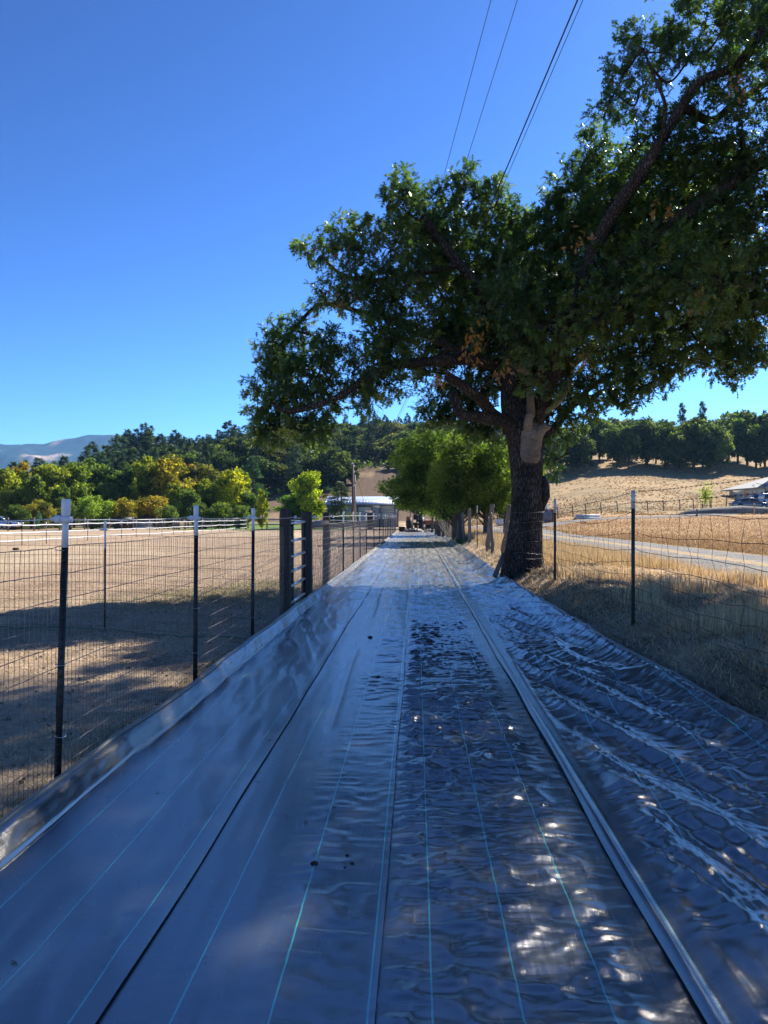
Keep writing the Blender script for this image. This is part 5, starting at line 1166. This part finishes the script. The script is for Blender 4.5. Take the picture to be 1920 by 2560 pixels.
# ------------------------------------------------------------------ cars
def car(name, label, px, d, rz, paint, suv=False, group=None):
    x = (px-960)/F*d; t = thing(name, label, 'car', (x, d, gh(x, d)+.08), rz, group)
    L_, Wd, Hh = (4.8, 1.82, 1.45) if not suv else (4.7, 1.88, 1.68)
    hb = .92 if suv else .88
    prof = [(-2.38, .38), (-2.4, .62), (-2.34, .84), (-1.95, hb+.03), (-1.2, hb+.02), (0, hb), (1.0, hb-.02), (1.55, hb-.06), (2.15, .72), (2.38, .55), (2.36, .36), (1.9, .24), (-1.9, .24)]
    def loft(prof, half, inset, m, nm, top=None):
        P = np.array(prof, float); n_ = len(P); mb = MB(); rings = []
        cz = P.mean(0)
        for yy, s in ((-half, .93), (-half*.97, .985), (-half*.5, 1), (half*.5, 1), (half*.97, .985), (half, .93)):
            q_ = cz+(P-cz)*s; rings.append(np.stack([q_[:, 0], np.full(n_, yy)*(1-inset*np.clip((q_[:, 1]-P[:, 1].min())/(np.ptp(P[:, 1])), 0, 1)), q_[:, 1]], 1))
        V = np.concatenate(rings); F4 = [(i*n_+j, i*n_+(j+1) % n_, (i+1)*n_+(j+1) % n_, (i+1)*n_+j) for i in range(5) for j in range(n_)]
        mb.add(V, F4)
        for i, fl in ((0, 1), (5, 0)):
            c_ = mb.n; mb.V.append(rings[i].mean(0)[None]); mb.T.append(np.full(1, .5)); mb.n += 1
            mb.F3.append(np.array([((j+1) % n_+i*n_, j+i*n_, c_) if fl else (j+i*n_, (j+1) % n_+i*n_, c_) for j in range(n_)]))
        return mb.mesh(nm, m, True)
    bo = link('body', loft(prof, Wd/2, .04, paint, 'body'), t)
    zt = Hh
    cab = [(-2.0, hb-.02), (-1.35, zt-.12), (-.75, zt-.01), (0, zt), (.45, zt-.06), (1.35, hb-.04)] if not suv else [(-2.25, hb-.02), (-2.0, zt-.1), (-1.4, zt), (0, zt), (.45, zt-.07), (1.3, hb-.04)]
    link('cabin', loft(cab, Wd/2-.06, .16, paint, 'cabin'), t)
    for s in (-1, 1):
        w1 = [(-1.42, hb+.05), (-1.12, zt-.17), (-.3, zt-.10), (-.3, hb+.04)]; w2 = [(-.22, hb+.04), (-.22, zt-.10), (.38, zt-.15), (1.0, hb+.03)]
        for w_ in (w1, w2):
            mb = MB(); ys_ = lambda z: s*((Wd/2-.06)*(1-.16*(z-hb)/(zt-hb))-.012)
            mb.prism([(a_, ys_(z_), z_) for a_, z_ in w_], (0, s*.02, 0)); link('side_window', mb.mesh('side_window', m_glassd), t)
        mb = MB(); mb.tube([(.95, s*(Wd/2-.02), hb+.02), (.98, s*(Wd/2+.15), hb+.08)], [.05, .09], 8); link('mirror', mb.mesh('mirror', paint), t)
    def slab(pts, nm, m): mb = MB(); mb.prism(pts, (.02, 0, .03)); link(nm, mb.mesh(nm, m), t)
    hw = Wd/2-.28
    slab([(1.28, -hw, hb), (1.28, hw, hb), (.5, hw-.06, zt-.09), (.5, -hw+.06, zt-.09)], 'windscreen', m_glassd)
    mb = MB(); xr = -1.95 if not suv else -2.25; xt = -1.4 if not suv else -2.05
    mb.prism([(xr, -hw, hb+.02), (xr, hw, hb+.02), (xt, hw-.06, zt-.15), (xt, -hw+.06, zt-.15)], (-.03, 0, .03)); link('rear_window', mb.mesh('rear_window', m_glassd), t)
    for xx in (-1.42, 1.40):
        for s in (-1, 1):
            mb = MB(); mb.tube([(xx, s*(Wd/2-.22), .33), (xx, s*(Wd/2+.005), .33)], .33, 24); ty = link('wheel', mb.mesh('wheel', m_black, False), t)
            mb = MB(); mb.tube([(xx, s*(Wd/2-.02), .33), (xx, s*(Wd/2+.012), .33)], .21, 10); link('rim', mb.mesh('rim', m_pipe, False), ty)
            mb = MB(); mb.tube([(xx, s*(Wd/2-.10), .36), (xx, s*(Wd/2-.018), .36)], .39, 24); link('wheel_arch', mb.mesh('wheel_arch', m_black, False), t)
    for s in (-1, 1):
        mb = MB(); mb.box((2.22, s*.66, .66), (.22, .34, .12)); link('headlight', mb.mesh('headlight', m_white), t)
        mb = MB(); mb.box((-2.33, s*.68, .75), (.12, .32, .14)); link('taillight', mb.mesh('taillight', m_tail), t)
    return t
m_tail = simple('red_lens', (.35, .02, .02), .2, var=.1)
def paintm(n, c): 
    m = simple(n, c, .25, metal=.5, var=.05, scale=2); b_ = m.node_tree.nodes['Principled BSDF']; b_.inputs['Coat Weight'].default_value = .8; return m
car('sedan', 'blue-grey sedan parked side-on in front of the cream house', 1875, 98, R_(-8), paintm('slate_car_paint', (.13, .16, .21)))
car('parked_suv', 'silver car parked behind the sedan at the right edge', 1922, 103, R_(12), paintm('silver_car_paint', (.5, .5, .52)), True)
car('parked_car', 'bright blue-white car just visible at the left edge under the trees', -2, 86, R_(5), paintm('light_blue_car_paint', (.45, .55, .72)))

# ------------------------------------------------------------------ farm machine, bin and fabric heap at the end of the path
d = 84; x = (1046-960)/F*d; tr = thing('tractor', 'dark old tractor parked in the shade at the far end of the path', 'tractor', (x, d, 0), R_(70))
mt_ = simple('dark_tractor_paint', (.03, .035, .04), .5, var=.4); mo_ = simple('faded_orange_paint', (.25, .07, .03), .6, var=.3)
mb = MB(); mb.box((.75, 0, .95), (1.5, .6, .55), taper=.9); mb.box((1.5, 0, .9), (.08, .55, .6)); link('hood', mb.mesh('hood', mt_), tr)
mb = MB(); mb.box((-.1, 0, .7), (2.4, .35, .3)); link('chassis', mb.mesh('chassis', m_dark), tr)
for s in (-1, 1):
    mb = MB(); mb.tube([(-.9, s*.5, .72), (-.9, s*.9, .72)], .72, 20); w_ = link('rear_wheel', mb.mesh('rear_wheel', m_black), tr); mb = MB(); mb.tube([(-.9, s*.55, .72), (-.9, s*.92, .72)], .38, 12); link('rim', mb.mesh('rim', m_whitepaint), w_)
    mb = MB(); mb.tube([(1.15, s*.5, .38), (1.15, s*.75, .38)], .38, 16); w_ = link('front_wheel', mb.mesh('front_wheel', m_black), tr); mb = MB(); mb.tube([(1.15, s*.52, .38), (1.15, s*.77, .38)], .2, 10); link('rim', mb.mesh('rim', m_whitepaint), w_)
    mb = MB(); mb.box((-.9, s*.68, 1.47), (1.2, .42, .05)); mb.box((-1.45, s*.68, 1.3), (.06, .42, .35), ry=.4); link('fender', mb.mesh('fender', mo_ if s > 0 else mt_), tr)
mb = MB(); mb.box((-.75, 0, 1.2), (.5, .5, .1)); mb.box((-1.0, 0, 1.45), (.08, .5, .5), ry=-.15); link('seat', mb.mesh('seat', m_black), tr)
mb = MB(); mb.tube([(-.1, 0, 1.15), (-.35, 0, 1.5)], .025, 6); mb.tube([(-.35+.07*math.cos(a), .2*math.sin(a), 1.5+.17*math.cos(a)) for a in np.linspace(0, 6.28, 13)], .018, 5, False); link('steering_wheel', mb.mesh('steering_wheel', m_black), tr)
mb = MB()
for s in (-1, 1): mb.tube([(-1.3, s*.5, 1.2), (-1.35, s*.5, 2.2)], .035, 6)
mb.tube([(-1.35, -.5, 2.2), (-1.35, .5, 2.2)], .035, 6); link('roll_bar', mb.mesh('roll_bar', m_dark), tr)
mb = MB(); mb.tube([(.9, .2, 1.2), (.9, .2, 1.85)], .035, 8); link('exhaust', mb.mesh('exhaust', m_dark), tr)
x = (1078-960)/F*82; lo = thing('log_cart', 'small dark cart with orange sides beside the tractor', 'cart', (x, 82, 0), R_(10))
mb = MB(); mb.box((0, 0, .65), (1.5, 1.0, .08)); link('bed', mb.mesh('bed', m_wood), lo)
for s in (-1, 1):
    mb = MB(); mb.box((0, s*.5, .88), (1.5, .05, .4)); link('side_board', mb.mesh('side_board', mo_), lo)
    mb = MB(); mb.tube([(0, s*.52, .36), (0, s*.68, .36)], .36, 16); link('wheel', mb.mesh('wheel', m_black), lo)
mb = MB(); mb.box((1.1, 0, .5), (.8, .07, .07)); link('drawbar', mb.mesh('drawbar', m_dark), lo)
x = (1005-960)/F*76; bi = thing('black_bin', 'black tub at the far left end of the fabric', 'bin', (x, 76, 0))
mb = MB(); mb.tube([(0, 0, 0), (0, 0, .45), (0, 0, .46), (0, 0, .5)], [.27, .34, .38, .38], 16); link('tub', mb.mesh('tub', m_black), bi); mb = MB(); mb.tube([(-.36*math.cos(a), 0, .5+.12*math.sin(a)) for a in np.linspace(0, math.pi, 9)], .012, 5, False); link('handle', mb.mesh('handle', m_pipe), bi)
def heap(px0, px1, d, hgt, label, sd, m):
    x0_, x1_ = (px0-960)/F*d, (px1-960)/F*d; a = np.linspace(0, 1, 40); b_ = np.linspace(0, 1, 22); A_, B_ = np.meshgrid(a, b_)
    env = (np.sin(A_*math.pi)*np.sin(B_*math.pi))**.5
    Z = hgt*env*(.35+.9*ridge(fbm(A_*6, B_*3, 3, sd)))+.01; X = (A_-.5)*(x1_-x0_)+.12*vn(A_*7, B_*7, sd); Y = (B_-.5)*1.6
    n = A_.size; V = np.concatenate([np.stack([X, Y, Z], -1).reshape(-1, 3), np.stack([X, Y, 0*Z-.01], -1).reshape(-1, 3)]); Fg = gridfaces(22, 40)
    link('fabric_heap', new_mesh('fabric_heap', V, np.concatenate([Fg, Fg[:, ::-1]+n]), m, True), None, ((x0_+x1_)/2, d, .0), label=label, cat='fabric heap', group='bundled fabric at the end of the path')
m_heap = simple('dark_crumpled_fabric', (.012, .012, .014), .6, var=.4)
heap(1010, 1056, 75, .34, 'larger crumpled heap of black fabric at the end of the path', 3, m_heap); heap(1052, 1100, 75.6, .24, 'lower crumpled heap of black fabric right of the larger one', 8, m_heap)
def lump(px, py, d, s, label, cat, m, name, sd=1):
    x = (px-960)/F*d; r_ = np.random.default_rng(sd); mb = MB()
    for k in range(7): q_ = r_.normal(0, .5, 3)*s; mb.tube([q_*[1, 1, 0], q_*[1, 1, 0]+[0, 0, s*.35], q_*[1, 1, 0]+[.02, 0, s*.6]], [s*.42, s*.38, s*.1], 7, True, disp=lambda i, a: 1+.3*r_.random(len(a)))
    link(name, mb.mesh(name, m), None, (x, d, gh(x, d)), label=label, cat=cat)
lump(1109, 1318, 73, .22, 'small pale stone at the far right corner of the fabric', 'stone', simple('pale_stone', (.5, .5, .5), .8), 'stone', 2)
lump(37, 1375, 35, .16, 'dark dung pile in the far left of the paddock', 'dung', m_clod, 'dung_pile', 3)
lump(832, 1352, 48, .2, 'dark dung pile beyond the mesh right of the gate', 'dung', m_clod, 'dung_pile', 5)

finish_labels()
# ------------------------------------------------------------------ dry grass, straw litter, weeds (nobody could count them)
def blades(P, h, w, lean, r, tint, bend=.35):
    n = len(P); a = r.uniform(0, 6.283, n); ca = np.stack([np.cos(a), np.sin(a), 0*a], 1); pn = np.stack([-np.sin(a), np.cos(a), 0*a], 1)
    tip = P+ca*(h*lean)[:, None]; tip[:, 2] += h*np.sqrt(np.maximum(.02, 1-lean**2)); midp = P+ca*(h*lean*bend)[:, None]; midp[:, 2] += h*.6*np.sqrt(np.maximum(.02, 1-lean**2))
    W = pn*(w/2)[:, None]
    V = np.stack([P-W, P+W, midp+W*.7, midp-W*.7, tip], 1).reshape(-1, 3); b_ = np.arange(n)[:, None]*5
    return V, [np.concatenate([b_+[3, 2, 4]]), b_+np.array([0, 1, 2, 3])], np.repeat(tint, 5)
def grass(name, X, Y, h, w, lean, tint, m, label):
    r = np.random.default_rng(len(X)); P = np.stack([X, Y, H(X, Y)+.002], 1)
    V, Fs, tn = blades(P, h, w, lean, r, tint); link(name, new_mesh(name, V, Fs, m, False, {'tint': tn}), kind='stuff', label=label, cat='grass')
r = np.random.default_rng(21)
# bank: density follows distance so far blades are fewer and wider
def bankpts(n, y0, y1, x0, x1, keepf):
    Y = y0*(y1/y0)**r.random(n); X = r.uniform(x0, x1, n); e = X-.042*Y-UR(Y); ok = (e > .06) & keepf(X, Y, e); return X[ok], Y[ok], e[ok]
X, Y, e = bankpts(125000, 3.0, 40, 2.2, 7.0, lambda X, Y, e: (r.random(len(X)) < .12+.88*ss((vn(X/.5, Y/.5, 5)+.9*vn(X/.12, Y/.12, 6)-.62)*2.2)*(.25+.75*ss((e-.12)/.5))) & (X < 6.75))
tall = ss((vn(X/.7, Y/.9, 15)-.45)*4)*ss((e-.5)/.4)
grass('dry_grass', X, Y, r.uniform(.04, .11, len(X))+tall*r.uniform(.05, .24, len(X)), .0045+.0004*Y, np.clip(r.normal(.85-.55*tall, .2, len(X)), .05, .97), np.clip(r.normal(.36, .2, len(X))+.12*tall, 0, 1), m_straw, 'dry tangled grass covering the right bank')
X, Y, e = bankpts(90000, 3.0, 34, 2.3, 6.8, lambda X, Y, e: X > 0)
grass('straw_litter', X, Y, r.uniform(.06, .2, len(X)), .0055+.0004*Y, np.clip(r.normal(.95, .05, len(X)), .75, .995), np.clip(r.normal(.5, .33, len(X)), 0, 1), m_straw, 'flattened straw lying over the right bank')
# tall golden grass beside the far posts, and stubble in the ochre field edge
n = 30000; Y = 17*(70/17)**r.random(n); X = 3.1+.035*Y+r.uniform(.0, 3.2, n); ok = X < 6.9-.3; X, Y = X[ok], Y[ok]
grass('golden_grass', X, Y, r.uniform(.12, .42, len(X)), .004+.00045*Y, np.clip(r.normal(.25, .2, len(X)), .02, .9), np.clip(r.normal(.75, .2, len(X)), 0, 1), m_gold := foliage('golden_grass', [(0, (.26, .19, .11)), (.5, (.42, .33, .2)), (1, (.58, .47, .3))], .6, .25, (.7, .6, .45), .3), 'tall golden grass between the far posts and the gravel road')
n = 60000; Y = 13*(80/13)**r.random(n); X = 11.4+r.random(n)**1.3*(Y*.5-6); ok = (X < .52*Y+1) & (X > 11.3); X, Y = X[ok], Y[ok]
grass('field_stubble', X, Y, r.uniform(.05, .13, len(X)), .005+.0006*Y, np.clip(r.normal(.5, .25, len(X)), .05, .95), np.clip(r.normal(.5, .25, len(X)), 0, 1), foliage('ochre_stubble', [(0, (.25, .16, .08)), (.5, (.37, .26, .14)), (1, (.5, .40, .25))], .6, .2, (.7, .6, .45), .3), 'short ochre stubble over the right field')
n = 18000; Y = 84*(200/84)**r.random(n); X = Y*r.uniform(.10, .56, n); ok = vn(X/4, Y/3, 6)+.6*vn(X/1.1, Y/1.1, 7)+r.random(n)*.5 > .95; X, Y = X[ok], Y[ok]
grass('slope_grass', X, Y, r.uniform(.08, .22, len(X)), .13+.0015*Y, np.clip(r.normal(.45, .25, len(X)), .05, .95), np.clip(r.normal(.3, .3, len(X)), 0, 1), m_gold, 'rough dry grass tufts over the golden slope')
# paddock chaff
n = 60000; Y = 3.2*(60/3.2)**r.random(n); X = -1.99+.042*Y-.12-r.random(n)*(Y*.58-1.0); ok = (X < -2.0+.042*Y-.1) & (vn(X/1.1, Y/1.6, 3)+r.random(n)*.5 > .62+.12*(Y < 9)); X, Y = X[ok], Y[ok]
grass('paddock_chaff', X, Y, r.uniform(.03, .10, len(X)), .003+.0006*Y, np.clip(r.normal(.96, .05, len(X)), .6, .995), np.clip(r.normal(.6, .25, len(X)), 0, 1), m_straw, 'scattered straw and chaff over the paddock')
# bits of green: at the paddock fence foot, in the hay patch, along the road
n = 3000; Y = r.uniform(3.5, 20, n); X = -2.0+.042*Y-np.abs(r.normal(0, .10, n))-.06; ok = vn(X*0, Y/.8, 4)+r.random(n)*.4 > .85; X, Y = X[ok], Y[ok]
grass('green_weeds', X, Y, r.uniform(.02, .07, len(X)), .004+0*X, np.clip(r.normal(.4, .25, len(X)), 0, .95), r.random(len(X)), m_green, 'small green weeds at the foot of the left fence')
n = 9000; cl = np.array([(-3.0, 15.5), (-2.4, 14.5), (-3.8, 13.8), (-2.2, 17.5)])[r.integers(0, 4, n)]; X = cl[:, 0]+r.normal(0, .8, n); Y = cl[:, 1]+r.normal(0, .8, n); ok = X < -1.75+.0*Y; X, Y = X[ok], Y[ok]
grass('hay_patch', X, Y, r.uniform(.05, .13, len(X)), .011+0*X, np.clip(r.normal(.9, .08, len(X)), .4, .99), np.clip(r.normal(.3, .3, len(X)), 0, 1), foliage('green_hay', [(0, (.12, .13, .06)), (.6, (.26, .25, .12)), (1, (.45, .40, .22))], .7, .3, (.8, .8, .5), .2), 'scattered greenish hay lying in the paddock beyond the mesh')
n = 5000; Y = r.uniform(38, 70, n); X = UR(Y)+.042*Y+.15+np.abs(r.normal(0, .5, n)); grass('verge_grass', X, Y, r.uniform(.06, .2, n), .02+0*X, np.clip(r.normal(.4, .2, n), 0, .9), r.random(n), m_green, 'green verge beside the far right edge of the fabric')
# fallen leaves and small stones on the bank
n = 420; Y = 4.5*(18/4.5)**r.random(n); X = 2.35+.03*Y+r.random(n)*2.6; P = np.stack([X, Y, H(X, Y)+.02], 1)
V, Fc, tn = leaf_mesh(P, unit(n, r)*[1, 1, .2], unit(n, r)*.5+np.array([0, 0, 1.]), r.uniform(.05, .10, n), r.uniform(0, 1, n))
link('fallen_leaves', new_mesh('fallen_leaves', V, Fc, foliage('dead_leaves', [(0, (.10, .06, .035)), (.9, (.3, .2, .12)), (1, (.4, .12, .04))], .7, .15), False, {'tint': tn}), kind='stuff', label='brown fallen oak leaves over the bank', cat='fallen leaves')
n = 2600; Y = 3.2*(22/3.2)**r.random(n); sd_ = r.random(n) < .6; X = np.where(sd_, 2.3+.03*Y+r.random(n)*1.0, -2.1+.042*Y-r.random(n)*3.0)
O = np.array([(1, 0, 0), (-1, 0, 0), (0, 1, 0), (0, -1, 0), (0, 0, .7), (0, 0, -.7)]); Fk = np.array([(0, 2, 4), (2, 1, 4), (1, 3, 4), (3, 0, 4), (2, 0, 5), (1, 2, 5), (3, 1, 5), (0, 3, 5)])
S = r.uniform(.004, .016, n)*(1+Y*.05); Cc = np.stack([X, Y, H(X, Y)], 1); J = O[None]*(1+r.normal(0, .25, (n, 6, 3)))*S[:, None, None]
link('soil_crumbs', new_mesh('soil_crumbs', (Cc[:, None]+J).reshape(-1, 3), (Fk[None]+np.arange(n)[:, None, None]*6).reshape(-1, 3), simple('crumbly_soil', (.15, .11, .075), .95, var=.4, scale=20), False), kind='stuff', label='crumbs of dry soil along the fabric edges', cat='soil')
n = 130; Y = 2.6*(30/2.6)**r.random(n); X = .042*Y+r.uniform(-1.5, 2.0, n); P = np.stack([X, Y, [tz(a, b_)+.006 for a, b_ in zip(X, Y)]], 1)
V, Fc, tn = leaf_mesh(P, unit(n, r)*[1, 1, .1], unit(n, r)*.3+np.array([0, 0, 1.]), r.uniform(.006, .03, n)*(1+Y*.03), r.uniform(0, 1, n))
link('leaf_litter', new_mesh('leaf_litter', V, Fc, bpy.data.materials['dead_leaves'], False, {'tint': tn}), kind='stuff', label='small leaf scraps scattered on the fabric', cat='leaf litter')
# ------------------------------------------------------------------ haze over the valley
HZ = True
if HZ:
    mb = MB(); zlo, zhi = -14.0, 455.0; mb.box((0, 2600, (zlo+zhi)/2), (9200, 7400, zhi-zlo))
    mh, nt, b, out = M('thin_haze'); nt.nodes.remove(b)
    pv = nt.nodes.new('ShaderNodeVolumePrincipled'); pv.inputs['Color'].default_value = (.28, .58, 1, 1); pv.inputs['Density'].default_value = .00010; pv.inputs['Anisotropy'].default_value = .25
    nt.links.new(pv.outputs[0], out.inputs['Volume']); link('haze', mb.mesh('haze', mh), kind='stuff')
print('done')
